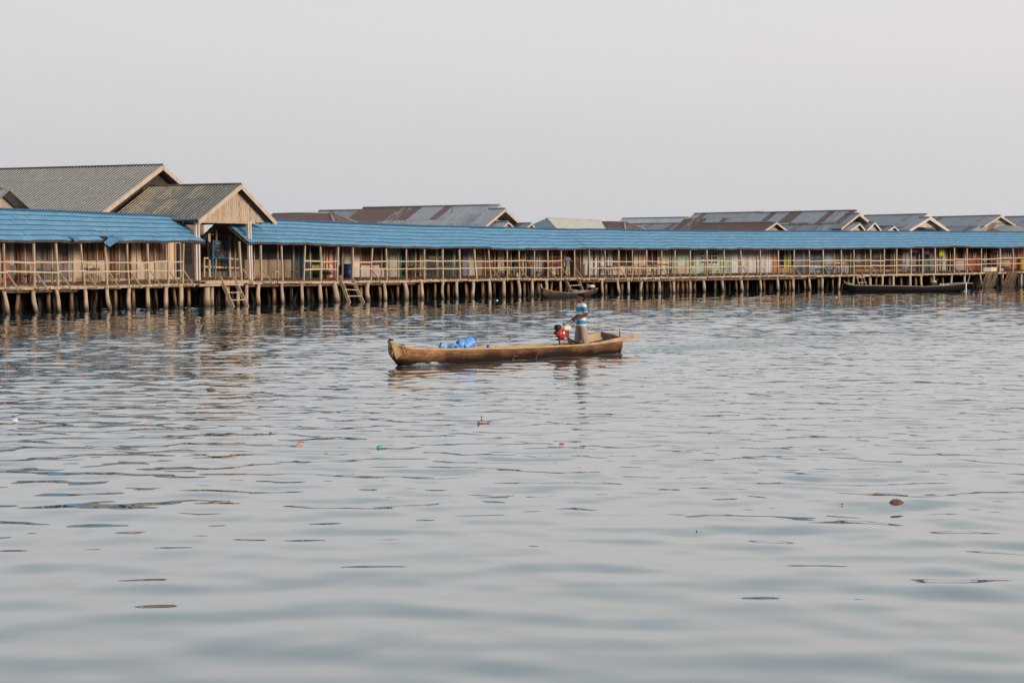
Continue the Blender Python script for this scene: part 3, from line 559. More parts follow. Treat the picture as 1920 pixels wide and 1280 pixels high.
house('dark red brown kiosk with shelves facing the standing villager', 1018.5, 1093, (.10, .04, .028), [('panel', 1032, 1050, 472, 475, (.3, .13, .07)), ('panel', 1030, 1050, 480, 483, (.3, .13, .07)), ('panel', 1033, 1048, 489, 494, (.25, .09, .07)), ('open', 1054, 1074, 468, 519, (.24, .1, .06)), ('panel', 1057, 1064, 466, 500, (.36, .29, .22)), ('panel', 1077, 1084, 468, 488, (.25, .09, .05)), ('panel', 1033, 1047, 503, 515, (.4, .31, .24))])
def fn_cream(root, fr):
    H = lambda x, y, v: fr.P(fr.hit(x, y, v)[0], v, fr.hit(x, y, v)[1])
    A, B = H(1025, 409, 9.), H(1127, 414, 9.); lf, rf, lb = H(1047, 433, 6.), H(1138, 433, 6.), H(975, 431, 13.); rb = rf + fr.N * 7
    m = MB(); m.add([A, B, rf, lf], [(0, 3, 2, 1)], [[(0, 0), (0, 3), (6, 3), (6, 0)]]); m.add([B, rb, rf], [(0, 2, 1)]); m.add([A, lb, rb, B], [(0, 3, 2, 1)]); o = m.build('roof', CREAMR, root)
    m = MB(); m.add([A, lb, lf], [(0, 1, 2)], [[(1, 0), (0, 2), (3, 2)]]); m.build('hip_end', uvmat('blue_grey_sheet', (.27, .37, .42), 'flat', sheet=(.8, 4), rough=.5), o)
    m = MB(); m.tube([A, B], .06); m.tube([A, lf], .05); m.build('ridge_cap', paint((.36, .36, .3)), o)
house('grey boarded stilt house under a cream hip roof with a blue end', 1093.5, 1147, (.50, .50, .55), [('panel', 1112, 1115, 462, 516, (.09, .07, .06)), ('panel', 1121, 1125, 462, 516, (.07, .05, .05)), ('panel', 1135, 1139, 462, 516, (.14, .09, .07)), ('panel', 1125, 1147, 498, 512, (.27, .28, .33))], [('fn', fn_cream)], wk='board')
house('cream stilt house with dark curtained windows under a small rusted hip roof', 1147.5, 1248, (.62, .47, .36), [('door', 1150, 1161, 465, 500, (.36, .18, .06), BR), ('win', 1165, 1187, 465, 498, (.09, .04, .035), (.05, .03, .035), (1, 0)), ('win', 1212, 1231, 465, 497, (.2, .1, .06), (.06, .03, .035), (1, 0)), ('panel', 1190, 1212, 497, 514, (.46, .36, .29))],
      [('hip', (1170, 416), 7., (1173, 434), (1222, 434), 4.6, 1118, RUSTFULL, MATS['pale_hip_cap'])])
def fn_grey(root, fr):
    gable_roof(root, fr, (1282, 418.5), (1255, 437), (1310, 437), 37., end=1180, m=ZINCD, inset=.3, bw=.1)
house('mint green stilt house with a white framed triple window', 1248.5, 1372, (.34, .48, .40), [('win', 1313, 1322.5, 472, 495, (.66, .64, .7), (.035, .04, .08), (1, 2)), ('win', 1324, 1333, 472, 495, (.66, .64, .7), (.035, .04, .08), (1, 2)), ('win', 1334.5, 1344, 472, 495, (.66, .64, .7), (.035, .04, .08), (1, 2)), ('panel', 1311, 1345, 464, 470, (.035, .03, .03)), ('panel', 1263, 1292, 498, 514, (.46, .35, .3)), ('panel', 1297, 1300, 464, 498, (.14, .07, .06)), ('panel', 1257, 1260, 464, 515, (.14, .09, .07))],
      [G(apex=(1292, 407.5), left=(1262, 434), right=(1330, 434), vf=38., end=1167, m=ZINCL, inset=.4, bw=.12, uw=paint((.2, .15, .13))), ('fn', fn_grey)], depth=6)
house('plain pale lilac stilt house right of the mint green one', 1372.5, 1447, (.52, .50, .57), [('panel', 1385, 1387, 464, 513, (.3, .28, .3)), ('panel', 1418, 1420, 464, 513, (.2, .17, .17))],
      [G(apex=(1456, 416.5), left=(1427, 436), right=(1480, 435), vf=4.3, end=1312, m=RUSTFULL, inset=.45, bw=.15, gable=paint((.4, .27, .16)))], wk='board')
house('orange stilt house with a yellow green door curtain', 1447.5, 1488, (.48, .19, .075), [('open', 1459, 1486, 465, 502, (.4, .2, .1)), ('panel', 1470, 1474, 466, 505, (.3, .31, .035)), ('panel', 1476.5, 1482, 466, 510, (.3, .33, .05))])
def fn_17(root, fr):
    gable_roof(root, fr, (1428, 407), (1398, 436), (1473, 434), 23., end=1283, m=RUSTMIX, inset=.4, bw=.12, cap=False)
house('slate blue stilt house under the long grey zinc roof with a double gable', 1488.5, 1600, (.22, .30, .40), [('panel', 1489, 1503, 464, 514, (.13, .16, .2)), ('win', 1504, 1540, 467, 498, (.3, .3, .32), (.10, .12, .16), (3, 1)), ('panel', 1491, 1516, 497, 512, (.06, .09, .14)), ('win', 1564, 1574, 466, 498, (.2, .13, .1), (.14, .15, .16), (1, 1)), ('win', 1578, 1590, 466, 498, (.16, .13, .1), (.15, .15, .1), (1, 1)), ('panel', 1592, 1600, 464, 514, (.05, .045, .045))],
      [G(apex=(1606, 394.5), left=(1577, 419), right=(1642, 425), vf=6.4, end=1418, m=ZINCR, inset=1.2, bw=.2, gable=paint((.2, .16, .14)), lower=2.6, lm=ZINCD, skirt=2.4, uw=paint((.22, .13, .10))), G(apex=(1611, 400.5), left=(1577, 428), right=(1644, 428), vf=4.7, L=1.6, m=ZINCD, inset=.8, bw=.17, gable=paint((.07, .055, .05)), gy=414, name='porch_roof'), ('fn', fn_17)], depth=7)
def fn_18(root, fr):
    gable_roof(root, fr, (1640, 416.5), (1621, 436), (1656, 436), 4.2, end=1592, m=ZINC, inset=.25, bw=.13, barge=BARGEP, gable=paint((.44, .36, .26)))
    gable_roof(root, fr, (1677, 424), (1659, 436), (1689, 436), 3.5, end=1640, m=ZINCD, inset=.25, bw=.12, barge=BARGEP)
house('dark brown stilt house under three small gables, behind the long black boat', 1600.5, 1690, (.085, .055, .045), [('panel', 1603, 1613, 466, 492, (.17, .17, .17)), ('panel', 1638, 1652, 463, 483, (.14, .17, .21)), ('panel', 1601, 1690, 505, 514, (.36, .17, .09)), ('open', 1657, 1668, 466, 505, (.1, .07, .05)), ('panel', 1692, 1706, 468, 492, (.3, .31, .34))],
      [G(apex=(1612, 418.5), left=(1588, 436), right=(1626, 436), vf=3.8, end=1540, m=RUSTMIX, inset=.3, bw=.13, barge=BARGEP), ('fn', fn_18)])
house('grey violet stilt house under the zinc roof with the pale pink gable', 1690.5, 1786, (.18, .16, .19), [('panel', 1696, 1706, 465, 506, (.26, .27, .3)), ('open', 1718, 1728, 468, 508, None), ('panel', 1728, 1745, 484, 508, (.08, .12, .12)), ('door', 1761, 1774, 470, 507, (.43, .36, .32), (.35, .28, .24)), ('open', 1776, 1785, 466, 507, None)],
      [G(apex=(1738, 401.5), left=(1705, 425.5), right=(1772, 426), vf=6.2, end=1621, m=ZINC, inset=.6, bw=.19, barge=BARGEP, lower=2.4, lm=ZINCD, skirt=2.6, uw=paint((.22, .13, .10))), G(apex=(1743, 407.5), left=(1705, 431), right=(1780, 432), vf=4.8, L=1.35, m=ZINC, inset=.5, bw=.2, barge=BARGEP, gable=paint((.55, .42, .36)), gy=426, name='porch_roof')], depth=7)
house('red stilt house with a small white window pane', 1786.5, 1838, (.30, .06, .038), [('open', 1797, 1806, 466, 487, None), ('panel', 1790, 1814, 489, 508, (.38, .32, .3)), ('win', 1824, 1830, 473, 483, (.3, .25, .2), (.65, .62, .58), (1, 1)), ('panel', 1815, 1837, 463, 471, (.02, .035, .03))])
house('maroon stilt house with barred white panes under the last big grey gable', 1838.5, 1893, (.13, .045, .032), [('open', 1844, 1857, 466, 503, (.2, .12, .09)), ('win', 1876, 1897, 467, 486, (.18, .09, .07), (.55, .52, .5), (4, 0)), ('panel', 1867, 1893, 488, 499, (.42, .31, .2)), ('panel', 1843, 1847, 474, 492, (.3, .24, .18))],
      [G(apex=(1876, 404), left=(1846, 423), right=(1906, 423), vf=6.2, end=1748, m=ZINC, inset=.4, bw=.17, barge=BARGE, gable=paint((.36, .32, .27)), gy=423, lower=2.6, lm=ZINCD, skirt=2.8, uw=paint((.22, .13, .10))), ])
house('brick red stilt house at the right edge of the village', 1893.5, 1985, (.33, .095, .055), [('panel', 1908, 1911, 463, 508, (.4, .3, .2))],
      [G(apex=(1960, 405), left=(1920, 432), right=(2000, 432), vf=8, end=1884, m=ZINC, inset=.5, lower=2.)])
# roofs of houses standing in the second row
def back_house(label, a, b, roof, vw=14.):
    s = S((a + b) / 2, vw); fr = Fr(s); root = thing('back_house', label, 'house', fr.P(0, vw, 0), 'houses in the second row')
    d = gable_roof(root, fr, **roof); w = MB(); v0 = roof['vf'] + .5
    for p, q in (((d['ul'] + .3, v0), (d['ur'] - .3, v0)), ((d['ur'] - .3, v0), (d['ur'] - .3, v0 + d['L'] - .5)), ((d['ul'] + .3, v0), (d['ul'] + .3, v0 + d['L'] - .5))):
        P, R = fr.P(*p, .3), fr.P(*q, .3); z = np.array([0, 0, min(d['zl'], d['zr']) - .35]); w.add([P, R, R + z, P + z], [(0, 1, 2, 3)])
    w.build('wall', paint((.16, .13, .12)), root)
back_house('low grey zinc roof peeping between the brown hip roof and the patchy rusted roof', 600, 690, dict(apex=(700, 393.5), left=(655, 430), right=(750, 430), vf=22., end=598, m=ZINCD))
back_house('high grey zinc roof standing behind the rust patched slope above the lilac house', 1310, 1430, dict(apex=(1432, 397.5), left=(1385, 436), right=(1480, 436), vf=27., end=1302, m=ZINC))
back_house('grey zinc roof in the second row at the right edge', 1890, 1960, dict(apex=(1990, 404), left=(1950, 432), right=(2030, 432), vf=14., end=1884, m=ZINCD))

# the gabled porch
s = S(420, 0); fr = Fr(s); porch = thing('gabled_porch', 'tall gabled timber porch with plank gable and paired posts over the landing', 'porch', fr.P(0, 1, 0))
pd = gable_roof(porch, fr, apex=(452, 345.5), left=(372, 413), right=(518, 416), vf=-.55, L=6.7, m=GREYCORR2, gable=GABLEW, inset=.5, gy=416.5, bw=.24, sagk=.0)
u1, z1 = fr.hit(372, 409, -.55); m = MB(); m.tube([fr.P(u1 - .02, -.6, z1 - .05), fr.P(u1 - .02, 5, z1 - .02)], .08, 8); m.build('gutter', mat('grey_gutter', (.2, .21, .23)), porch)
m = MB(); ub0 = fr.hit(376, 416, -.05)[0]; ub1 = fr.hit(478, 416, -.05)[0]; zb = fr.hit(420, 417, -.05)[1]; m.beam(fr.P(ub0, -.02, zb), fr.P(ub1, -.02, zb), .08, .1); m.beam(fr.P(ub0, -.02, zb), fr.P(ub0, 5.5, zb), .08, .12); m.beam(fr.P(ub1, -.02, zb), fr.P(ub1, 5.5, zb), .08, .12); m.build('tie_beam', WOODL, porch)
for xt, xb in ((366.5, 368), (371.5, 373.5), (464.5, 468), (468.5, 472)):
    m = MB(); ut, zt = fr.hit(xt, 415, -.05); ux, zx = fr.hit(xb, 525, -.05); m.beam(fr.P(ut, -.05, zt), fr.P(ux, -.05, zx), .105, .13, fr.T); m.build('post', BARGEP, porch)
m = MB()
for q in np.linspace(.15, 6, 8): 
    for uu, zz in ((pd['ul'], pd['zl']), (pd['ur'], pd['zr'])): m.beam(fr.P(pd['ua'], -.4 + q, pd['za'] - .13), fr.P(uu, -.4 + q, zz - .1), .06, .1)
m.build('rafters', WOODD, porch)
# ---------------------------------------------------------------- boats
DUG = uvmat('dugout_wood', (.34, .20, .11), 'flat', alt=(.10, .055, .032), amount=.55, sheet=(60, 60), rough=.65, seed=1., dk=.45)
def hull_mat(name, base, low, alt, zmid=.2, zw=.16, ang=0.):
    m = mat(name, base, var=.45, scale=1.3, stretch=(1.1, 1.1, 2.6), rough=.6, bump=.35, bscale=6, dirt=.45)
    nt = m.node_tree; L = nt.links.new; b = nt.nodes['Principled BSDF']; src = b.inputs['Base Color'].links[0].from_socket
    b.inputs['Specular IOR Level'].default_value = .1
    geo = N(nt, 'ShaderNodeNewGeometry'); sx = N(nt, 'ShaderNodeSeparateXYZ'); L(geo.outputs['Position'], sx.inputs[0])
    n = N(nt, 'ShaderNodeTexNoise'); setin(n, Scale=1.6, Detail=6.); L(geo.outputs['Position'], n.inputs['Vector'])
    ma = N(nt, 'ShaderNodeMath', operation='MULTIPLY_ADD'); L(n.outputs['Fac'], ma.inputs[0]); ma.inputs[1].default_value = .35; L(sx.outputs['Z'], ma.inputs[2])
    vr = N(nt, 'ShaderNodeVectorRotate', rotation_type='Z_AXIS'); L(geo.outputs['Position'], vr.inputs['Vector']); vr.inputs['Angle'].default_value = -ang
    sv = N(nt, 'ShaderNodeVectorMath', operation='MULTIPLY'); L(vr.outputs[0], sv.inputs[0]); sv.inputs[1].default_value = (.55, 6., 9.)
    ns = N(nt, 'ShaderNodeTexNoise'); setin(ns, Scale=2.2, Detail=8., Roughness=.75); L(sv.outputs[0], ns.inputs['Vector'])
    rs = N(nt, 'ShaderNodeValToRGB'); L(ns.outputs['Fac'], rs.inputs[0]); rs.color_ramp.elements[0].position = .36; rs.color_ramp.elements[1].position = .62; rs.color_ramp.elements[0].color = (.22, .17, .14, 1); rs.color_ramp.elements[1].color = (1.15, 1.1, 1.05, 1)
    mm_ = N(nt, 'ShaderNodeMix', data_type='RGBA', blend_type='MULTIPLY'); mm_.inputs[0].default_value = .85; L(src, mm_.inputs[6]); L(rs.outputs[0], mm_.inputs[7]); src = mm_.outputs[2]
    mr = N(nt, 'ShaderNodeMapRange'); setin(mr, **{'From Min': zmid + .17 - zw, 'From Max': zmid + .17 + zw}); L(ma.outputs[0], mr.inputs[0])
    mx = N(nt, 'ShaderNodeMix', data_type='RGBA'); L(mr.outputs[0], mx.inputs[0]); mx.inputs[6].default_value = c4(low); L(src, mx.inputs[7]); L(mx.outputs[2], b.inputs['Base Color'])
    return m
class Axis:                                  # straight keel line of a boat, from two waterline points on its near side
    def __init__(f, p0, p1, off):
        f.o = np.array([p0[0], p0[1], 0.]); d = np.array([p1[0] - p0[0], p1[1] - p0[1], 0.]); f.L = np.linalg.norm(d); f.T = d / f.L
        f.N = np.array([f.T[1], -f.T[0], 0])          # toward the camera
        if f.N[1] > 0: f.N = -f.N
        f.o = f.o - f.N * off
    def P(f, s, t, z): return f.o + f.T * s + f.N * t + np.array([0, 0, z])
    def hit(f, px, py, t):
        r = ray(px, py); q = f.o + f.N * t; k = ((q - CAM) @ f.N) / (r @ f.N); p = CAM + r * k; return float((p - f.o) @ f.T), float(p[2])
def make_hull(root, ax, st, m, mi, rim, th=.05, floor=.06, stern=True):
    # st: stations (s, gunwale z, half beam, keel z, flare)
    ss = np.array([a[0] for a in st]); fine = np.linspace(ss[0], ss[-1], 46)
    I = lambda k: np.interp(fine, ss, [a[k] for a in st])
    sm = lambda a: np.convolve(np.pad(a, 1, mode='edge'), [.25, .5, .25], 'valid')
    G, B, K = sm(I(1)), sm(I(2)), sm(I(3)); rough = rng.normal(0, .006, len(fine))
    prof = [(1, 1.), (1.03, .72), (.99, .45), (.84, .2), (.5, .04), (0, 0)]
    out = MB(); R = []
    for i, s in enumerate(fine):
        pts = [ax.P(s, B[i] * a, K[i] + (G[i] - K[i]) * c) for a, c in prof] + [ax.P(s, -B[i] * a, K[i] + (G[i] - K[i]) * c) for a, c in prof[-2::-1]]
        pts = [p + np.array([0, 0, rough[i] if j in (0, 10) else 0]) for j, p in enumerate(pts)]; R.append(pts)
    n = 11; V = [p for r in R for p in r]; F = [(i * n + j, i * n + j + 1, (i + 1) * n + j + 1, (i + 1) * n + j) for i in range(len(R) - 1) for j in range(n - 1)]
    out.add(V, F); out.add(R[0], [tuple(range(n))]); out.add(R[-1], [tuple(range(n - 1, -1, -1))])
    ho = out.build('hull', m, root, True)
    inn = MB(); R2 = []
    for i, s in enumerate(fine):
        b = max(.01, B[i] - th); pts = []
        for a, c in [(1, 1.), (1., .6), (.93, .3), (.75, .1), (0, 0)]:
            z = max(K[i] + th, floor) + (G[i] - max(K[i] + th, floor)) * c; pts.append(ax.P(s, b * a, z))
        pts += [ax.P(s, -(p - ax.P(s, 0, 0)) @ ax.N, p[2]) for p in pts[-2::-1]]; R2.append(pts)
    n = 9; V = [p for r in R2 for p in r]; inn.add(V, [(i * n + j, (i + 1) * n + j, (i + 1) * n + j + 1, i * n + j + 1) for i in range(len(R2) - 1) for j in range(n - 1)])
    inn.build('inner_hull', mi, root, True)
    for sg in (1, -1):
        r = MB(); ring = [[ax.P(fine[i], sg * (B[i] + .012), G[i] - .03), ax.P(fine[i], sg * (B[i] + .012), G[i] + .018 + rough[i]), ax.P(fine[i], sg * max(0, B[i] - th - .01), G[i] + .018 + rough[i]), ax.P(fine[i], sg * max(0, B[i] - th - .01), G[i] - .03)] for i in range(len(fine))]
        r.rings(ring); r.build('gunwale', rim, root)
    return fine, G, B, K
HULLM = hull_mat('weathered_dugout', (.45, .25, .13), (.022, .010, .006), None, .265, .15, math.radians(53))
INNERW = mat('inner_hull_wood', (.36, .27, .20), var=.4, scale=2.5, dirt=.3, bump=.3)
RIMW = mat('gunwale_wood', (.47, .32, .20), var=.35, scale=3, stretch=(1, 1, 1), bump=.3)
ax = Axis(at(757, 687), at(1165, 662), .34)
boat = thing('dugout_boat', 'long brown dugout boat with a standing boatman, red engine and blue jugs aboard', 'boat', ax.P(ax.L / 2, 0, 0))
stn = []
for px, y, b, k in ((734, 641, .05, .36), (740, 643, .085, .24), (747, 646.5, .13, .10), (757, 650, .18, -.03), (775, 652.5, .27, -.12), (815, 654, .38, -.2), (870, 653.5, .44, -.24), (950, 652, .47, -.25), (1030, 649, .46, -.25), (1100, 645.5, .44, -.22), (1130, 642.3, .42, -.2), (1150, 637.8, .39, -.18), (1166, 633.8, .37, -.15)):
    s, z = ax.hit(px, y, b); stn.append((s, z, b, k, 0))
fine, GG, BB, KK = make_hull(boat, ax, stn, HULLM, INNERW, RIMW)
s0b, s1b = stn[0][0], stn[-1][0]
# blunt stem plank at the bow
m = MB(); zt = stn[0][1]
for (f0, b0, z0_), (f1, b1, z1_) in (((s0b - .05, .055, zt + .03), (s0b + .06, .045, .28)),):
    m.hexa([ax.P(f0, b0, z0_), ax.P(f0, -b0, z0_), ax.P(f0 + .09, -b0 - .035, z0_), ax.P(f0 + .09, b0 + .035, z0_)][::-1], [ax.P(f1, b1, z1_), ax.P(f1, -b1, z1_), ax.P(f1 + .09, -b1 - .035, z1_), ax.P(f1 + .09, b1 + .035, z1_)][::-1])
m.build('stem_plank', mat('pale_stem', (.52, .37, .23), var=.35, scale=5), boat)
m = MB(); m.box(ax.P(s0b + .03, .0, zt + .03), ax.T, ax.N, .07, .11, .045); m.build('bow_cap', mat('bow_cap', (.03, .025, .025)), boat)
m = MB(); a = ax.hit(756, 651, .25)[0]; m.tube([ax.P(a, -.27, .60), ax.P(a - .02, 0, .50), ax.P(a + .02, .26, .56), ax.P(a + .1, .31, .3)], .011, 6); m.tube([ax.P(a + .1, .31, .32), ax.P(a - .02, .24, .22)], .008, 6); m.build('bow_rope', WOODD, boat)
m = MB(); zs = stn[-1][1]; m.hexa([ax.P(s1b - .06, .36, zs - .3), ax.P(s1b - .06, -.36, zs - .3), ax.P(s1b + .02, -.38, zs - .3), ax.P(s1b + .02, .38, zs - .3)], [ax.P(s1b - .06, .37, zs + .03), ax.P(s1b - .06, -.37, zs + .17), ax.P(s1b + .05, -.39, zs + .17), ax.P(s1b + .05, .39, zs + .03)]); m.build('transom', mat('transom_wood', (.2, .13, .09), var=.3), boat)
st, zt2 = ax.hit(1196, 628.3, .33)
m = MB(); m.hexa([ax.P(s1b - 1.1, .425, GG[-6] - .03), ax.P(s1b - 1.1, .385, GG[-6] - .03), ax.P(s1b - 1.1, .385, GG[-6] + .025), ax.P(s1b - 1.1, .425, GG[-6] + .025)], [ax.P(s1b, .415, zs - .08), ax.P(s1b, .365, zs - .08), ax.P(s1b, .365, zs + .04), ax.P(s1b, .415, zs + .04)])
m.hexa([ax.P(s1b, .415, zs - .08), ax.P(s1b, .365, zs - .08), ax.P(s1b, .365, zs + .04), ax.P(s1b, .415, zs + .04)], [ax.P(st, .36, zt2 - .10), ax.P(st, .30, zt2 - .10), ax.P(st + .08, .30, zt2 + .04), ax.P(st + .08, .36, zt2 + .04)]); m.build('stern_tail', RIMW, boat)
m = MB(); wb = [(s1b - 1.9, .41, .03), (s1b - 1.2, .40, .10), (s1b - .5, .385, .17), (s1b + .05, .37, .19)]
for (sa, ba, ha), (sb_, bb, hb) in zip(wb[:-1], wb[1:]):
    ga, gb = np.interp(sa, fine, GG), np.interp(sb_, fine, GG)
    m.hexa([ax.P(sa, -ba, ga - .05), ax.P(sa, -ba - .045, ga - .05), ax.P(sa, -ba - .045, ga + ha), ax.P(sa, -ba, ga + ha)], [ax.P(sb_, -bb, gb - .05), ax.P(sb_, -bb - .045, gb - .05), ax.P(sb_, -bb - .045, gb + hb), ax.P(sb_, -bb, gb + hb)])
m.build('wash_board', RIMW, boat)
m = MB(); a = ax.hit(1167, 645, 0.3)[0]; m.beam(ax.P(a, .1, zs - .1), ax.P(a + .02, .1, -.2), .06, .13, ax.T); m.build('stern_post', BARGE, boat)
def bp(px, py, t=0.): s, z = ax.hit(px, py, t); return ax.P(s, t, z)
m = MB(); m.beam(bp(1163, 637), bp(1163, 616), .055, .055, ax.T); cr = m.build('crutch', WOODL, boat)
m = MB(); m.tube([bp(1163, 621), bp(1152, 618), bp(1145, 613.5)], [.028, .028, .035], 7); m.build('crutch_arm', RIMW, cr)
m = MB(); m.tube([bp(1097, 606.5), bp(1122, 608), bp(1150, 614)], .014, 6); m.build('tiller_pole', mat('tiller_pole', (.55, .38, .3), var=.2), boat)
m = MB()
for a, b in (((965, 663), (961, 675)), ((1009, 662), (1004, 674)), ((961, 675), (1004, 674)), ((963, 667), (972, 667))): m.beam(bp(*a, .5), bp(*b, .5), .008, .008)
m.build('side_fender_frame', mat('thin_sticks', (.25, .18, .10), var=.3), boat)
m = MB(); fp = []
for px, py in ((733, 642), (739, 643), (747, 649), (755, 658), (752, 666), (744, 673), (741, 668)):
    s_, z_ = ax.hit(px, py, .12); t_ = float(np.interp(s_, fine, BB)) * 1.04 + .018; s_, z_ = ax.hit(px, py, t_); t_ = float(np.interp(s_, fine, BB)) * 1.04 + .018; fp.append(ax.P(s_, t_, z_))
m.add(fp + [p - ax.N * .03 for p in fp], [tuple(range(7)), tuple(range(13, 6, -1))] + [(i, 7 + i, 7 + (i + 1) % 7, (i + 1) % 7) for i in range(7)]); m.build('lit_bow_facet', mat('lit_yellow_plate', (.36, .24, .12), var=.45, scale=9), boat)  # yellowish colour carries the lit look of the bow facet
m = MB(); m.hexa([ax.P(s1b - 1.5, .34, .2), ax.P(s1b - 1.5, -.34, .2), ax.P(s1b - .1, -.32, .36), ax.P(s1b - .1, .32, .36)], [ax.P(s1b - 1.5, .34, .235), ax.P(s1b - 1.5, -.34, .235), ax.P(s1b - .1, -.32, .39), ax.P(s1b - .1, .32, .39)]); m.build('stern_board', mat('stern_board', (.13, .12, .125), var=.4), boat)
m = MB()
for q in (.22, .36, .58): a = s0b + (s1b - s0b) * q; m.beam(ax.P(a, .43, .26), ax.P(a, -.43, .26), .1, .04)
m.build('thwart', INNERW, boat)
m = MB(); m.ball(bp(1128, 643, .05), (.1, .1, .05)); tag(m.build('white_bowl', PLASTW, None, True), 'small white bowl lying in the stern of the dugout boat', 'bowl')
m = MB(); m.ball(bp(1137, 641.5, -.02), (.16, .13, .085)); tag(m.build('dark_bundle', mat('dark_bundle', (.06, .055, .05), var=.4), None, True), 'dark bundle lying beside the white bowl in the stern', 'bundle')
m = MB(); m.tube([at(1166, 670, .012), at(1178, 670.2, .02), at(1192, 670, .015)], [.02, .024, .012], 7); tag(m.build('floating_stick', RIMW, None, True), 'thin straight stick floating just behind the stern of the dugout boat', 'stick')

# engine on its stand
es, _ = ax.hit(1054, 630, 0.); eng = thing('boat_engine', 'small red and white petrol engine on a black stand in front of the boatman', 'engine', ax.P(es, 0, .1))
RED = mat('red_enamel', (.55, .03, .025), var=.15, rough=.35, spec=.5); BLK = mat('black_metal', (.010, .010, .012), var=.2, rough=.55, spec=.25); TANK = mat('cream_tank', (.62, .58, .48), var=.1, rough=.4)
def ep(px, py, t=0.): s, z = ax.hit(px, py, t); return ax.P(s, t, z)
Nn = ax.N
c = ep(1053, 625.5, .1)
m = MB(); m.lathe(c - Nn * .07, Nn, [(0, .155), (.05, .165), (.1, .16), (.14, .125), (.15, .085)], 20); fc = m.build('fan_cover', RED, eng, True)
m = MB(); m.lathe(ep(1052, 624, .1) + Nn * .078, Nn, [(0, .075), (.012, .07)], 16); m.build('starter_ring', mat('dark_red', (.22, .02, .04)), fc, True)
m = MB(); m.lathe(ep(1052, 624, .1) + Nn * .088, Nn, [(0, .045), (.02, .04), (.022, .02)], 14); m.build('starter_hub', PLASTW, fc, True)
m = MB()
for k in range(9): an = k * .698; m.beam(c + Nn * .074 + (ax.T * math.cos(an) + np.array([0, 0, 1.]) * math.sin(an)) * .1, c + Nn * .072 + (ax.T * math.cos(an) + np.array([0, 0, 1.]) * math.sin(an)) * .14, .014, .006)
m.build('cooling_slots', BLK, fc)
m = MB(); m.box(ep(1055, 632, -.06), ax.T, Nn, .3, .26, .2); m.build('engine_block', mat('engine_block', (.12, .05, .045), var=.3, rough=.5), eng)
m = MB(); cc = ep(1060, 619.5, 0.); T3 = ax.T
ring = lambda sx, sy, z: [cc + T3 * sx * math.copysign(abs(math.cos(a)) ** .5, math.cos(a)) + Nn * sy * math.copysign(abs(math.sin(a)) ** .5, math.sin(a)) + np.array([0, 0, z]) - T3 * 0 for a in np.linspace(0, 6.2832, 20, endpoint=False)]
m.rings([ring(.15, .12, 0), ring(.17, .14, .03), ring(.17, .14, .09), ring(.14, .11, .14), ring(.06, .05, .155)]); tk = m.build('fuel_tank', TANK, eng, True)
m = MB(); m.lathe(ep(1057, 610, 0), (0, 0, 1), [(0, .035), (.04, .035), (.045, .02)], 12); m.build('tank_cap', BLK, tk, True)
m = MB(); q0 = ep(1045.5, 619, .02); m.lathe(q0, (0, 0, 1), [(0, .085), (.02, .1), (.12, .1), (.15, .085), (.165, .03)], 16); m.build('air_filter', BLK, eng, True)
m = MB(); m.box(ep(1045.5, 627.5, .02), ax.T, Nn, .13, .16, .11); m.tube([ep(1046, 628, .05), ep(1046, 632, .08), ep(1051, 634, .05)], .022, 7); m.build('carburettor', BLK, eng)
m = MB()
for t in (-.16, .16):
    m.beam(ep(1043.5, 636, t), ep(1066, 636.5, t), .04, .035); m.beam(ep(1048, 636, t), ep(1050, 646, t), .03, .03); m.beam(ep(1065, 636, t), ep(1069, 646, t), .03, .03); m.beam(ep(1048, 645.5, t), ep(1078, 646, t), .04, .03)
m.beam(ep(1046, 646, -.35), ep(1046, 646, .35), .1, .04); m.beam(ep(1070, 646, -.35), ep(1070, 646, .35), .1, .04); m.build('engine_stand', BLK, eng)
m = MB(); m.tube([ep(1063, 632, 0.), ep(1081, 643, -.1), ax.P(s1b - .6, -.1, .30), ax.P(s1b + .6, -.1, -.1)], .024, 8); m.build('propeller_shaft', BLK, eng, True)

# blue water jugs in the bow
JUG = mat('blue_jug', (.13, .34, .76), var=.12, rough=.3, spec=.5); JUGD = mat('dark_blue_cap', (.05, .09, .42), var=.1, rough=.4)
def jug(label, px, py, axis, r, h, t=0., mm=JUG):
    c = bp(px, py, t); A = ax.T * axis[0] + Nn * axis[1] + np.array([0, 0, 1.]) * axis[2]; A /= np.linalg.norm(A); b = c - A * h * .45
    o = thing('water_jug', label, 'water jug', b, 'blue water jugs in the dugout boat')
    m = MB(); m.lathe(b, A, [(0, r * .8), (.03 * h, r), (.2 * h, r), (.23 * h, r * .95), (.27 * h, r), (.47 * h, r), (.5 * h, r * .95), (.54 * h, r), (.72 * h, r), (.84 * h, r * .72), (.9 * h, r * .33), (.98 * h, r * .3)], 20); m.build('body', mm, o, True)
    m = MB(); m.lathe(b + A * h * .96, A, [(0, r * .36), (.07 * h, r * .36)], 14); m.build('cap', JUGD, o, True)
jug('largest blue water jug, leaning highest at the right of the heap', 879, 644, (.85, .35, .55), .155, .42, .0)
jug('blue water jug wedged half under the largest one', 866, 647, (-.75, .1, .35), .145, .38, -.12)
jug('blue water jug lying with its neck toward the viewer', 850, 652, (-.35, .9, .1), .125, .34, .1)
jug('small blue jug leaning at the left end of the heap', 829, 651, (-.6, .3, .6), .085, .3, .05)
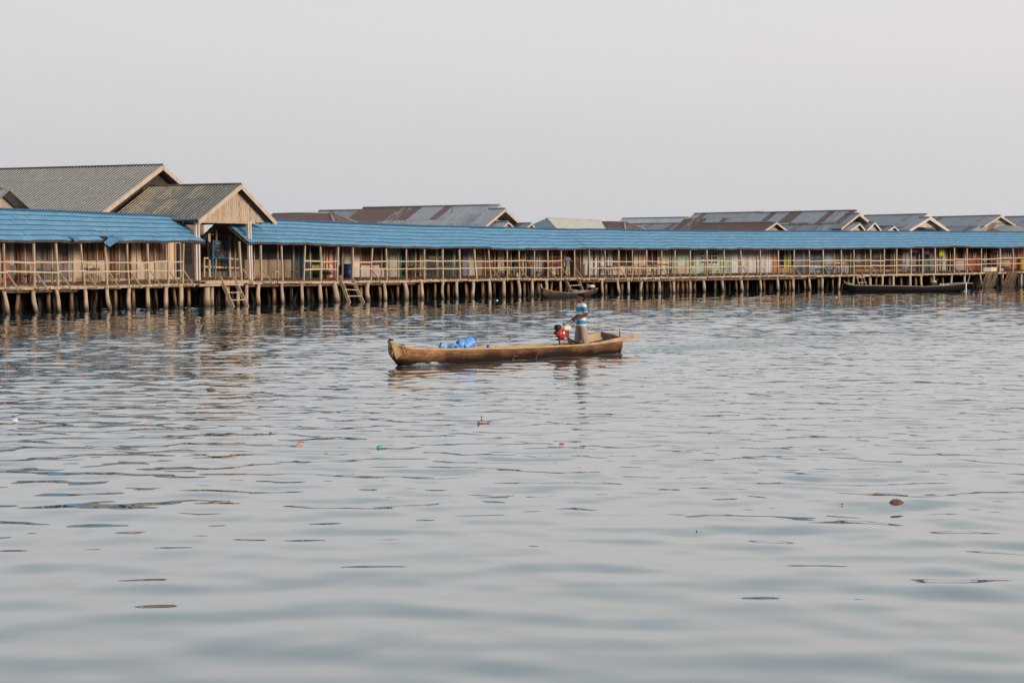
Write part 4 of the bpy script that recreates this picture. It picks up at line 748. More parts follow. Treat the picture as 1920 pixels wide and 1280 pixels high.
m = MB(); a = bp(832, 650.5, .1); m.add([a + ax.T * x + Nn * y + np.array([0, 0, z]) for x, y, z in ((-.12, 0, 0), (.1, .05, 0), (.12, -.1, .02), (-.06, -.12, .03), (0.02, 0, .12))], [(0, 1, 4), (1, 2, 4), (2, 3, 4), (3, 0, 4)]); tag(m.build('plastic_sheet', mat('pale_blue_plastic', (.3, .47, .7), var=.2, rough=.35)), 'crumpled pale blue plastic beside the small left jug', 'plastic sheet')
m = MB(); m.lathe(bp(915, 653, .1), (0, 0, 1), [(0, .05), (.06, .05), (.1, .025)], 10); tag(m.build('bottle_top', JUGD, None, True), 'tiny dark blue bottle top peeping over the gunwale amidships', 'bottle')

# ---------------------------------------------------------------- people
def remesh(mb, vox, name, m, parent, smooth=4):
    o = mb.build(name, m, parent, True); md = o.modifiers.new('r', 'REMESH'); md.mode = 'VOXEL'; md.voxel_size = vox; md.use_smooth_shade = True
    sm = o.modifiers.new('s', 'SMOOTH'); sm.iterations = smooth; sm.factor = .5
    dg = bpy.context.evaluated_depsgraph_get(); me = bpy.data.meshes.new_from_object(o.evaluated_get(dg)); o.modifiers.clear(); old = o.data; o.data = me; bpy.data.meshes.remove(old)
    me.name = name; 
    if not me.materials: me.materials.append(m)
    return o
def person(label, loc, fwd, h, pose, skin, shirt, pants, hair, vox=.011, cat='person', group=None):
    k = h / 1.65; F = np.array([fwd[0], fwd[1], 0.]); F /= np.linalg.norm(F); Lf = np.array([-F[1], F[0], 0]); loc = np.array(loc, float)
    root = thing('person', label, cat, loc, group)
    hd = pose.get('head', (0, 0)); 
    def P(f, l, z): return loc + k * (F * f + Lf * l + np.array([0, 0, z]))
    def ell(f, l, z, rf, rl, n=16): return [P(f + rf * math.cos(a), l + rl * math.sin(a), z) for a in np.linspace(0, 6.2832, n, endpoint=False)]
    R = lambda L: [k * x for x in L]
    def limb(mb, pts, rad, n=10):
        mb.tube([P(*p) for p in pts], R(rad), n)
        for p, r in zip(pts, rad): mb.ball(P(*p), k * r * .98, 10, 7)
    HF = .015
    J = dict(hipL=(0, .09, .87), hipR=(0, -.09, .87), kneeL=(.02, .11, .47), kneeR=(.02, -.11, .47), ankL=(-.01, .125, .085), ankR=(-.01, -.125, .085),
             shL=(0, .175, 1.345), shR=(0, -.175, 1.345), elL=(-.04, .24, 1.08), elR=(-.04, -.24, 1.08), waL=(.18, .2, .95), waR=(.18, -.2, .95)); J.update(pose)
    body = MB()
    body.rings([ell(0, 0, .80, .085, .13), ell(0, 0, .90, .105, .165), ell(.0, 0, 1.0, .095, .14), ell(.005, 0, 1.12, .10, .145), ell(.01, 0, 1.25, .115, .165), ell(.0, 0, 1.34, .09, .17), ell(-.005, 0, 1.40, .062, .09), ell(0, 0, 1.43, .055, .06)])
    limb(body, [(-.005, 0, 1.36), (.01, 0, 1.48)], [.062, .055])
    hb_ = len(body.v)
    # head: cranium, face, jaw, nose, ears, brow
    hz = 1.55
    body.ball(P(HF + .0, 0, hz + .025), (k * .096, k * .076, k * .092), 14, 10, axes=[F, Lf, np.array([0, 0, 1.])])
    body.ball(P(HF + .035, 0, hz - .04), (k * .062, k * .058, k * .082), 14, 9, axes=[F, Lf, np.array([0, 0, 1.])])
    body.ball(P(HF + .05, 0, hz - .088), (k * .036, k * .034, k * .026), 10, 7, axes=[F, Lf, np.array([0, 0, 1.])])
    body.tube([P(HF + .088, 0, hz + .01), P(HF + .112, 0, hz - .035), P(HF + .095, 0, hz - .045)], R([.010, .017, .014]), 8)
    body.tube([P(HF + .078, .05, hz + .025), P(HF + .092, 0, hz + .022), P(HF + .078, -.05, hz + .025)], R([.012, .012, .012]), 8)
    body.tube([P(HF + .082, .026, hz - .064), P(HF + .095, 0, hz - .063), P(HF + .082, -.026, hz - .064)], R([.009, .011, .009]), 8)
    for sg in (1, -1): body.ball(P(HF - .012, sg * .078, hz - .01), (k * .024, k * .011, k * .034), 8, 6, axes=[F, Lf, np.array([0, 0, 1.])])
    pv_ = P(.005, 0, 1.46); body.v[hb_:] = [tuple(pv_ + (np.array(q) - pv_) * 1.13) for q in body.v[hb_:]]
    for s_ in 'LR':
        sg = 1 if s_ == 'L' else -1
        limb(body, [J['hip' + s_], J['knee' + s_], J['ank' + s_]], [.085, .055, .038]); a = J['ank' + s_]
        body.tube([P(a[0] - .05, a[1], a[2] - .05), P(a[0] + .07, a[1] + sg * .01, a[2] - .045), P(a[0] + .17, a[1] + sg * .02, a[2] - .062)], R([.036, .040, .026]), 8)
        sh, el, wr = (np.array(J[q + s_]) for q in ('sh', 'el', 'wa'))
        limb(body, [tuple(sh), tuple(sh * .45 + el * .55), tuple(el), tuple(el * .6 + wr * .4), tuple(wr)], [.060, .052, .046, .045, .031])
        d = wr - el; d = d / np.linalg.norm(d); side = np.array([0, -sg, 0.]); side -= d * (side @ d); side /= np.linalg.norm(side); up = np.cross(d, side) * sg
        if up[2] < 0: up = -up
        body.tube([P(*(wr - d * .01)), P(*(wr + d * .045)), P(*(wr + d * .085))], R([.026, .036, .033]), 8)
        for q, (ln, o) in enumerate(((.068, .027), (.078, .009), (.073, -.009), (.055, -.026))):     # four fingers curling under, thumb across
            b = wr + d * .082 + up * o; body.tube([P(*b), P(*(b + d * ln * .45 + side * .012)), P(*(b + d * ln * .62 + side * .04)), P(*(b + d * ln * .3 + side * .055))], R([.0105, .010, .0095, .0085]), 6)
        b = wr + d * .03 + up * .03; body.tube([P(*b), P(*(b + d * .035 + up * .02 + side * .02)), P(*(b + d * .06 + up * .005 + side * .04))], R([.0125, .0115, .0095]), 6)
    remesh(body, vox * k, 'body', skin, root, 3)
    cl = MB()
    cl.rings([ell(.014, 0, .765, .148, .205), ell(.008, 0, .84, .143, .20), ell(0, 0, .93, .122, .175), ell(.0, 0, 1.04, .115, .165), ell(.01, 0, 1.22, .134, .185), ell(.0, 0, 1.33, .112, .195), ell(-.005, 0, 1.395, .075, .12), ell(-.01, 0, 1.42, .064, .075)])
    for s_ in 'LR':
        sh, el = np.array(J['sh' + s_]), np.array(J['el' + s_]); e = sh + (el - sh) * pose.get('sleeve', .78)
        cl.ball(P(*sh), k * .075, 12, 8); cl.tube([P(*(sh * 1.0 + np.array([0, 0, .02]))), P(*(sh * .6 + e * .4)), P(*e)], R([.07, .072, .066]), 12)
    remesh(cl, vox * k, 'shirt', shirt, root, 3)
    pt = MB(); pt.rings([ell(-.005, 0, .78, .12, .165), ell(-.01, 0, .86, .128, .178), ell(0, 0, .93, .112, .166), ell(0, 0, .96, .108, .16)])
    for s_ in 'LR':
        hp, kn, an = (np.array(J[q + s_]) for q in ('hip', 'knee', 'ank')); c2 = an + (kn - an) * .06
        pt.tube([P(*(hp * np.array([.6, .9, 1.]) + np.array([0, 0, -.07]))), P(*(hp * .5 + kn * .5)), P(*kn), P(*(kn * .5 + c2 * .5)), P(*c2)], R([.098, .108, .104, .102, .102]), 14)
    remesh(pt, vox * k, 'trousers', pants, root, 4)
    hm = MB(); axs = [F, Lf, np.array([0, 0, 1.])]
    for f_, l_, z_, rr in ((-.012, 0, .045, (.096, .083, .082)), (-.045, 0, .0, (.066, .078, .075)), (.03, 0, .088, (.062, .066, .034)), (-.05, 0, -.045, (.045, .06, .04))): hm.ball(P(HF + f_, l_, hz + z_), R(rr), 14, 9, axes=axs)
    hm.v = [tuple(pv_ + (np.array(q) - pv_) * 1.14) for q in hm.v]
    remesh(hm, vox * k, 'hair', hair, root, 1)
    ey = MB()
    for sg in (1, -1): ey.ball(P(HF + .083, sg * .032, hz + .003), (k * .009, k * .014, k * .008), 8, 6, axes=axs)
    ey.v = [tuple(pv_ + (np.array(q) - pv_) * 1.135) for q in ey.v]
    ey.build('eyes', mat('eye_dark', (.02, .015, .012), rough=.3), root, True)
    return root, P
SKIN = mat('brown_skin', (.155, .060, .032), var=.15, scale=8, rough=.55, spec=.2); HAIR = mat('black_hair', (.008, .007, .007), var=.2, scale=30, rough=.95, spec=.05)
KHAKI = mat('taupe_trousers', (.38, .29, .23), var=.22, scale=7, stretch=(1, 1, .3), rough=.9, bump=.4, bscale=6)
def stripes(name, bands, z0, period, rough=.85):
    m, nt, b = nodes(name); L = nt.links.new; geo = N(nt, 'ShaderNodeNewGeometry'); sx = N(nt, 'ShaderNodeSeparateXYZ'); L(geo.outputs['Position'], sx.inputs[0])
    n = N(nt, 'ShaderNodeTexNoise'); setin(n, Scale=6., Detail=2.); L(geo.outputs['Position'], n.inputs['Vector'])
    ma = N(nt, 'ShaderNodeMath', operation='MULTIPLY_ADD'); L(n.outputs['Fac'], ma.inputs[0]); ma.inputs[1].default_value = .03; L(sx.outputs['Z'], ma.inputs[2])
    mr = N(nt, 'ShaderNodeMapRange'); setin(mr, **{'From Min': z0, 'From Max': z0 + period}); L(ma.outputs[0], mr.inputs[0])
    r = N(nt, 'ShaderNodeValToRGB'); r.color_ramp.interpolation = 'CONSTANT'; L(mr.outputs[0], r.inputs[0])
    el = r.color_ramp.elements
    while len(el) < len(bands): el.new(.5)
    for e, (p, c) in zip(el, bands): e.position = p; e.color = c4(c)
    L(r.outputs[0], b.inputs['Base Color']); b.inputs['Roughness'].default_value = rough; b.inputs['Specular IOR Level'].default_value = .15
    bp_ = N(nt, 'ShaderNodeBump'); setin(bp_, Strength=.4, Distance=.03); L(n.outputs['Fac'], bp_.inputs['Height']); L(bp_.outputs[0], b.inputs['Normal']); return m
ms, _ = ax.hit(1090, 620, 0.); zf = .075; WH = (.72, .72, .72); TL = (.04, .26, .40); PG = (.42, .46, .5)
SHIRT = stripes('blue_white_striped_cloth', [(0, WH), (.07, PG), (.09, TL), (.24, PG), (.26, WH), (.36, TL), (.52, WH), (.63, PG), (.65, TL), (.85, WH)], zf + .775, .66)
face = np.array([-.93, -.36]);
man, MP = person('boatman in blue and white striped shirt and taupe trousers standing in the dugout boat', ax.P(ms, 0, zf), face, 1.66,
    dict(elL=(-.055, .245, 1.10), waL=(.205, .15, .965), elR=(-.03, -.25, 1.08), waR=(.22, -.06, .975), hipL=(0, .085, .87), kneeL=(-.035, .13, .47), ankL=(-.10, .16, .085), kneeR=(.05, -.12, .47), ankR=(.08, -.16, .085), sleeve=.82), SKIN, SHIRT, KHAKI, HAIR, vox=.008)
m = MB(); a = MP(.275, .075, .93); m.tube([a, a + np.array([-.06, -.02, .02]), a + np.array([-.16, -.02, -.04]), c + np.array([.1, 0, .25]), ep(1062, 618, .05)], [.014, .014, .006, .005, .005], 7); tag(m.build('throttle_cord', BLK, None, True), 'thin black throttle cord from the hands of the boatman to the engine', 'cord')

def deckpt(px, v): s = S(px, v); return W(s, v, deckZ(s) + .03 + .035 * v)
def away(px): s = S(px); t = Ts(s); return np.array([-t[1], t[0]])
person('villager in grey shirt and khaki trousers standing with back turned above the canoe ladder', deckpt(1064, 1.0), away(1064) * .95 + np.array([.25, 0]), 1.62,
    dict(elL=(-.10, .33, 1.12), waL=(.05, .17, 1.0), elR=(-.06, -.34, 1.12), waR=(.12, -.22, 1.02), sleeve=.5), mat('skin_mid', (.22, .10, .06), var=.15, scale=8), mat('grey_shirt', (.16, .155, .19), var=.2, scale=5), mat('khaki_trousers', (.30, .23, .15), var=.2, scale=5), HAIR, vox=.014)
person('villager in a dark and orange outfit standing left of the small moored canoe', deckpt(991, 1.7), -away(991), 1.5,
    dict(sleeve=.5), mat('skin_dark', (.13, .06, .035), var=.15, scale=8), stripes('dark_orange_cloth', [(0, (.4, .1, .06)), (.45, (.02, .02, .025)), (.9, (.35, .09, .05))], deckpt(991, 1.7)[2] + .8, .65), mat('dark_trousers', (.03, .03, .035), var=.2), HAIR, vox=.014)
person('villager in a black shirt at the back of the walkway, leftmost of the three', deckpt(966, 2.2), -away(966), 1.55,
    dict(sleeve=.6, waL=(.22, .1, 1.0), waR=(.22, -.1, 1.0)), mat('skin_dark', (.13, .06, .035)), mat('black_shirt', (.02, .022, .03), var=.2), mat('brown_trousers', (.10, .07, .055), var=.2), HAIR, vox=.014)

# ---------------------------------------------------------------- moored boats
def canoe(name, label, p0, p1, stations, mh, mi, rim, off=.3):
    a = Axis(at(*p0), at(*p1), off); r = thing(name, label, 'boat', a.P(a.L / 2, 0, 0)); st = []
    for px, y, b, k in stations: s, z = a.hit(px, y, b); st.append((s, z, b, k, 0))
    make_hull(r, a, st, mh, mi, rim, floor=.05); return r, a
GREYH = hull_mat('grey_brown_hull', (.12, .07, .045), (.02, .018, .018), None, .26, .07)
cn, ca = canoe('moored_canoe', 'small weathered canoe with raised pointed ends moored under the canoe ladder', (1022, 559.5), (1110, 556.5),
    [(1018, 540, .05, .25), (1026, 543, .2, -.02), (1042, 546.5, .36, -.15), (1062, 548.5, .42, -.18), (1085, 548.8, .40, -.18), (1104, 545.5, .28, -.1), (1114, 542.5, .14, .15), (1121, 540, .05, .4)], GREYH, INNERW, mat('canoe_rim', (.27, .17, .10), var=.4))
m = MB(); m.beam(at(1020, 558.5, 0), np.array(at(1020, 558.5, 0)) + np.array([-.2, 0, .95]), .06, .1); m.build('stem_post', mat('pink_post', (.5, .3, .32), var=.2), cn)
def cp(a, px, py, t=0.): s, z = a.hit(px, py, t); return a.P(s, t, z)
CLOTH = mat('grey_sack', (.33, .30, .29), var=.3, scale=6, bump=.5)
for lb, px, py, r in (('brown grey sack in the middle of the small moored canoe', 1077, 546.5, .24), ('pale sack at the foot of the canoe ladder', 1090, 547.5, .22)):
    m = MB(); m.ball(cp(ca, px, py), (r * 1.3, r, r * .62), 12, 8); tag(m.build('sack', CLOTH if r < .23 else mat('brown_sack', (.24, .19, .17), var=.3), None, True), lb, 'sack')
def small_engine(a, label, px, py, k=1., top=TANK):
    e = thing('boat_engine', label, 'engine', cp(a, px, py + 6)); o = cp(a, px, py)
    m = MB(); m.lathe(o + np.array([0, 0, -.12 * k]), (0, 0, 1), [(0, .2 * k), (.05 * k, .24 * k), (.14 * k, .24 * k), (.2 * k, .17 * k)], 14); m.build('fuel_tank', top, e, True)
    m = MB(); m.box(o + np.array([0, 0, -.42 * k]), a.T, a.N, .5 * k, .34 * k, .29 * k); m.beam(o - a.T * .5 * k + np.array([0, 0, -.38 * k]), o + a.T * .5 * k + np.array([0, 0, -.38 * k]), .06, .06); m.build('engine_block', BLK, e)
    m = MB(); m.ball(o + a.T * .28 * k + np.array([0, 0, .12 * k]), (.14 * k, .14 * k, .13 * k)); m.build('air_filter', BLK, e, True)
small_engine(ca, 'black engine with a pale tank top in the small moored canoe', 1109, 536)
BLKH = hull_mat('tarred_hull', (.008, .008, .009), (.003, .0035, .004), None, .2, .1)
lb_, la = canoe('long_boat', 'very long tar black boat with a pale green bow moored under the far walkway', (1588, 547.8), (1808, 547.), 
    [(1584, 530, .05, .3), (1590, 533, .2, .05), (1602, 535, .4, -.15), (1640, 535.3, .55, -.2), (1690, 536, .58, -.2), (1740, 537, .56, -.2), (1775, 535, .5, -.15), (1800, 532.3, .4, -.05), (1815, 530.8, .3, .2)], BLKH, mat('dark_inner_hull', (.07, .06, .055), var=.3), mat('grey_rim', (.22, .20, .185), var=.3))
m = MB(); 
for sg in (1, -1):
    P_ = [cp(la, 1584, 530.3, .0), cp(la, 1590, 532.6, sg * .2), cp(la, 1602, 534.6, sg * .4)]
    for p, q in zip(P_[:-1], P_[1:]): m.beam(p + np.array([0, 0, .04]), q + np.array([0, 0, .04]), .06, .15)
m.build('bow_trim', mat('pale_green_trim', (.30, .36, .20), var=.2), lb_)
m = MB(); m.beam(cp(la, 1582, 525, 0), cp(la, 1585, 533, 0), .08, .08); m.build('bow_post', WOODD, lb_)
m = MB(); m.beam(cp(la, 1811, 529, .35), cp(la, 1811, 549.5, .35), .07, .09); m.build('stern_post', PLASTW, lb_)
m = MB(); m.tube([cp(la, 1765, 533, -.2), cp(la, 1800, 530.5, -.2), cp(la, 1824, 531, -.2)], .04, 7); m.build('tiller_pole', mat('grey_pole', (.28, .26, .25), var=.2), lb_)
small_engine(la, 'black engine with a yellowish tank in the stern half of the long black boat', 1751, 527.5, .9, mat('yellowish_tank', (.52, .42, .25), var=.15))
for i, px in enumerate((1763, 1769, 1776)):
    m = MB(); m.ball(cp(la, px, 533.5 + .6 * (i % 2)), (.09, .075, .07)); tag(m.build('net_float', PLASTW, None, True), ['white net float nearest the engine in the long black boat', 'white net float between two others in the long black boat', 'white net float farthest from the engine in the long black boat'][i], 'float', 'net floats in the long boat')

# ---------------------------------------------------------------- things on the walkways
def local(px, v): s = S(px, v); t = Ts(s); return deckpt(px, v), np.array([t[0], t[1], 0]), np.array([-t[1], t[0], 0])
def stool(label, px, v, w=.36, h=.46, m0=WOODL):
    o, T, Nv = local(px, v); t = thing('stool', label, 'stool', o, 'small wooden stools on the walkways')
    m = MB(); m.box(o + np.array([0, 0, h - .04]), T, Nv, w, w * .85, .04); m.build('seat', m0, t)
    for a in (-1, 1):
        for b in (-1, 1): m = MB(); m.beam(o + T * a * w * .42 + Nv * b * w * .34, o + T * a * w * .42 + Nv * b * w * .34 + np.array([0, 0, h - .04]), .045, .045, T); m.build('leg', m0, t)
    m = MB(); m.beam(o + T * w * .42 + np.array([0, 0, .15]), o - T * w * .42 + np.array([0, 0, .15]), .03, .03); m.build('stretcher', m0, t)
def bench(label, px0, px1, v, h=.48, d=.4, m0=WOODL, back=False, cat='bench', grp='benches and tables on the walkways'):
    o, T, Nv = local((px0 + px1) / 2, v); L_ = S(px1, v) - S(px0, v); t = thing('bench' if cat == 'bench' else 'table', label, cat, o, grp)
    m = MB()
    for k in (-1, 0, 1): m.box(o + Nv * k * d / 3 + np.array([0, 0, h - .035]), T, Nv, L_, d / 3 - .02, .035)
    m.build('seat' if cat == 'bench' else 'table_top', m0, t)
    for a in (-1, 1):
        for b in (-1, 1): m = MB(); m.beam(o + T * a * L_ * .44 + Nv * b * d * .38, o + T * a * L_ * .44 + Nv * b * d * .38 + np.array([0, 0, h - .04]), .06, .06, T); m.build('leg', m0, t)
    if back:
        m = MB(); m.beam(o + Nv * d * .5 - T * L_ / 2 + np.array([0, 0, h + .35]), o + Nv * d * .5 + T * L_ / 2 + np.array([0, 0, h + .35]), .03, .12); m.build('backrest', m0, t)
        for a in (-1, 1): m = MB(); m.beam(o + Nv * d * .5 + T * a * L_ * .45 + np.array([0, 0, h - .05]), o + Nv * d * .5 + T * a * L_ * .45 + np.array([0, 0, h + .4]), .05, .05, T); m.build('back_post', m0, t)
stool('pale wooden stool in front of the cream house with brown shutters', 179, 1.6)
stool('wooden stool left of the tan planked house wall', 217, 1.6)
stool('brown wooden stool before the plywood counter', 516, 1.5, m0=WOODR)
stool('dark wooden stool at the right end of the plywood counter', 552, 1.5, m0=WOODD)
bench('low black bench in front of the orange walled house', 32, 58, 1.9, .42, .4, mat('black_bench', (.03, .03, .035)))
bench('grey blue bench before the louvred windows', 74, 126, 2.0, .75, .5, mat('grey_blue_bench', (.22, .25, .28)), cat='table')
bench('pale bench with a backrest in front of the cream wall', 170, 205, 2.2, .45, .4, mat('pale_green_bench', (.42, .42, .30)), True)
bench('brown wooden table before the charcoal house with green posts', 812, 851, 1.6, .7, .5, mat('brown_table', (.24, .15, .10)), cat='table')
bench('dark slatted bench left of the charcoal house', 768, 790, 2.1, .45, .4, WOODD, True)
bench('pale bench in front of the patchy roofed brown house', 932, 962, 2.0, .48, .4, WOODL)
bench('low dark bench outside the kiosk', 1030, 1048, 1.9, .45, .4, WOODD)
bench('wooden table with raised top by the canoe ladder', 1083, 1100, 1.0, .95, .5, WOODR, cat='table')
bench('grey blue table in front of the grey boarded house', 1141, 1184, 2.0, .72, .6, mat('grey_blue_bench', (.22, .25, .28)), cat='table')
bench('wooden bench with a backrest before the cream house with curtained windows', 1192, 1208, 2.0, .46, .4, WOODL, True)
bench('dark bench beside the left edge of the mint green wall', 1226, 1256, 1.9, .45, .4, WOODD, True)
bench('low wooden bench under the white framed triple window', 1331, 1349, 2.0, .32, .4, WOODL)
bench('dark table outside the slate blue house', 1546, 1568, 2.1, .5, .5, mat('black_bench', (.03, .03, .035)), cat='table')
bench('wooden bench with a high back left of the narrow ladder', 1564, 1588, 1.7, .5, .4, WOODL, True)
bench('dark green table outside the grey violet house', 1720, 1742, 2.0, .6, .5, mat('green_table', (.06, .09, .08)), cat='table')
# noticeboard on blue legs
o, T, Nv = local(414, 1.9); nb = thing('notice_board', 'dark notice board with rows of pale marks on a blue stand on the landing', 'notice board', o)
BLUEP = mat('blue_paint', (.04, .12, .24), var=.2)
def nbq(x, y): return Q(x, y, 1.9)
m = MB(); a, b, c_, d = nbq(399, 453), nbq(428, 453), nbq(428, 483), nbq(399, 483); m.hexa([d, c_, b, a], [q + Nv * .04 for q in (d, c_, b, a)]); m.build('board', mat('slate_board', (.02, .025, .035), var=.2), nb)
m = MB(); f_ = -Nv * .02
for p, q in ((a, b), (d, c_)): m.beam(p + f_, q + f_, .06, .08)
for p, q in ((nbq(399, 450), nbq(398, 518)), (nbq(428, 450), nbq(426.5, 518))): m.beam(p + f_, q + f_, .09, .07, T)
m.build('stand', BLUEP, nb)
m = MB()
for i in range(15): y = 457 + 1.7 * i
r2 = random.Random(3)
for (x0, x1, y) in [(404, 415, 456.5), (424, 427.5, 456.5), (424, 427.5, 460.5)]: p, q = nbq(x0, y), nbq(x1, y); m.beam(p - Nv * .012, q - Nv * .012, .012, .1, Nv)
for i in range(60):
    x, y = r2.uniform(401, 426), r2.choice([462, 465.5, 469, 472.5, 476, 479.5]); p = nbq(x, y); m.beam(p - Nv * .01, p - Nv * .01 + T * r2.uniform(.03, .1), .012, .05, Nv)
m.build('chalk_marks', mat('chalk', (.17, .16, .15), var=.4), nb)
# potted plants, drum, crates, laundry
def plant(label, px, v, leaf, pot, h=.55, n=70, r=.22):
    o, T, Nv = local(px, v); t = thing('potted_plant', label, 'potted plant', o, 'potted plants on the walkways')
    m = MB(); m.lathe(o, (0, 0, 1), [(0, .10), (.2, .14), (.22, .15), (.22, .12)], 14); m.build('pot', pot, t, True)
    m = MB(); r3 = random.Random(px)
    for i in range(n):
        a = r3.uniform(0, 6.28); e = r3.uniform(.2, 1.2); c0 = o + np.array([0, 0, .22]); L_ = r3.uniform(.3, 1) * h; d = np.array([math.cos(a) * math.cos(e), math.sin(a) * math.cos(e), math.sin(e)]); tip = c0 + d * L_; mid = c0 + d * L_ * .72; sd = np.cross(d, (0, 0, 1.)) * .05
        m.add([c0, mid + sd, tip - np.array([0, 0, .04]), mid - sd], [(0, 1, 2, 3)])
    m.build('leaves', leaf, t)
LEAF = mat('leaf_green', (.05, .10, .035), var=.4, scale=9); 
plant('dark green plant in a red pot at the foot of the red framed door', 613, 1.9, LEAF, mat('red_pot', (.4, .06, .03)), .6)
plant('pale flowering plant in a pot behind the railing right of the dark and orange villager', 1007, 1.2, mat('leaf_pale', (.42, .40, .16), var=.3, scale=9), mat('grey_pot', (.2, .2, .2)), .4)
o, T, Nv = local(652, 2.3); m = MB(); m.lathe(o, (0, 0, 1), [(0, .28), (.02, .3), (.28, .3), (.3, .315), (.32, .3), (.6, .3), (.62, .315), (.64, .3), (.88, .3), (.9, .27)], 20); tag(m.build('drum', mat('navy_drum', (.02, .035, .13), var=.15, rough=.4), None, True), 'dark navy plastic drum behind the gap above the second ladder', 'drum')
o, T, Nv = local(971, .5); m = MB(); m.lathe(o, (0, 0, 1), [(0, .1), (.05, .16), (.2, .17), (.24, .1), (.3, .08)], 14); tag(m.build('water_pot', PLASTW, None, True), 'round white pot at the deck edge below the villagers', 'pot')
def crate(label, px0, px1, v, h, mm):
    o, T, Nv = local((px0 + px1) / 2, v); L_ = S(px1, v) - S(px0, v); t = thing('crate', label, 'crate', o, 'foam crates at the deck edge')
    m = MB(); m.box(o, T, Nv, L_ * .97, .45, h * .8); m.build('body', mm, t); m = MB(); m.box(o + np.array([0, 0, h * .8 + .003]), T, Nv, L_, .48, h * .2); m.build('lid', mm, t)
crate('long grey foam crate at the deck edge near the hanging nets', 1840.5, 1853.5, .35, .36, mat('grey_foam', (.36, .35, .34), var=.15))
crate('cream foam crate touching the right end of the grey one', 1854, 1866, .35, .36, mat('cream_foam', (.62, .52, .38), var=.15))
o, T, Nv = local(1917, .5); m = MB(); m.rings([[o + T * a * sx + Nv * b * sy + np.array([0, 0, z]) for a, b in ((-1, -.6), (-.6, -1), (.6, -1), (1, -.6), (1, .6), (.6, 1), (-.6, 1), (-1, .6))] for sx, sy, z in ((.36, .28, 0), (.42, .33, .12), (.42, .33, .8), (.40, .3, 1.02), (.3, .22, 1.12))]); tag(m.build('sack', mat('yellow_sack', (.52, .30, .04), var=.25, scale=5, bump=.4), None, True), 'tall mustard yellow sack standing on the deck at the right edge', 'sack')
o, T, Nv = local(1877, .15); m = MB(); m.lathe(o, (0, 0, 1), [(0, .2), (.05, .24), (.2, .2), (.28, .12)], 12); tag(m.build('bucket', mat('grey_bucket', (.33, .33, .37), var=.2), None, True), 'grey bucket at the foot of a post between the nets', 'bucket')
def laundry(label, px0, px1, py0, py1, v, col):
    a, b = Q(px0, py0, v), Q(px1, py0, v); h = Q(px0, py0, v)[2] - Q(px0, py1, v)[2]; m = MB(); s_ = S((px0 + px1) / 2, v); t = Ts(s_); Nv = np.array([-t[1], t[0], 0]); nx = 9; nz = 6
    V = [a + (b - a) * i / (nx - 1) + Nv * .05 * math.sin(i * 1.9) * (.3 + j / nz) + np.array([0, 0, -h * j / (nz - 1) * (1 + .06 * math.sin(i * 2.3))]) for j in range(nz) for i in range(nx)]
    m.add(V, [(j * nx + i, j * nx + i + 1, (j + 1) * nx + i + 1, (j + 1) * nx + i) for j in range(nz - 1) for i in range(nx - 1)]); tag(m.build('hanging_cloth', mat('cloth_%d' % px0, col, var=.25, scale=6), None, True), label, 'cloth', 'cloths hung under the walkway roof')
laundry('yellow green cloth hanging under the far walkway roof', 1761, 1771, 465, 480, 1.6, (.38, .36, .02))
laundry('wide dull violet cloth hanging left of the yellow green one', 1702, 1721, 463, 473, 1.6, (.20, .12, .20))
laundry('dusky purple cloth hanging near the hanging nets', 1862, 1874, 463, 473, 1.6, (.20, .11, .19))
laundry('dark maroon cloth hanging beside the wide violet one', 1731, 1743, 463, 476, 1.7, (.12, .06, .10))
# nets hung over the deck edge
def net(label, pxa, pxb, lean, name='fishing_net', col=(.26, .19, .13)):
    s_ = S((pxa + pxb) / 2, -.2); t = thing(name, label, 'fishing net', W(s_, -.2, deckZ(s_)), 'fishing nets hung over the deck edge'); r3 = random.Random(int(pxa)); m = MB()
    for i in range(34):
        px = pxa + (pxb - pxa) * i / 33; s0 = S(px, -.1); z = deckZ(s0); e = lean * (1.1 + .5 * i / 33) + r3.gauss(0, .16); v = -.14 - r3.random() * .2; pts = []
        for q in np.linspace(0, 1, 9): pts.append(W(s0 - e * (q ** .75), v - .1 * math.sin(q * 3.1), z - .02 + .06 * math.sin(q * 3.1) - (z + .2) * q ** 1.9 * r3.uniform(.9, 1.0)))
        m.tube(pts, [.03, .035, .035, .03, .03, .026, .022, .02, .016], 6)
    m.build('net_bundle', mat(name + '_%d' % pxa, col, var=.5, scale=8, stretch=(1, 1, .4), bump=.6), t, True)
net('brown fishing net draped from the deck edge right of the foam crates', 1852, 1873, .55)
net('rust brown fishing net draped at the right edge of the frame', 1893, 1912, .75, col=(.24, .14, .09))
m = MB(); a0, a1 = S(1843, .35), S(1985, .35); ns = 40
V = [W(a0 + (a1 - a0) * i / ns, .35 + .06 * math.sin(i * 1.3), deckZ(a0) - .12 - (1.15) * j / 4) for j in range(5) for i in range(ns + 1)]
m.add(V, [(j * (ns + 1) + i, j * (ns + 1) + i + 1, (j + 1) * (ns + 1) + i + 1, (j + 1) * (ns + 1) + i) for j in range(4) for i in range(ns)]); tag(m.build('net_curtain', mat('black_net', (.018, .022, .02), var=.5, scale=5), None, True), 'black netting curtain under the deck at the right edge', 'netting')
# poles leaning by the deck
m = MB(); m.beam(Q(1812, 541, -.3), Q(1819, 513, -.1), .09, .07); tag(m.build('mooring_pole', mat('grey_pole', (.28, .26, .25)), None), 'grey mooring pole leaning at the stern of the long black boat', 'pole')

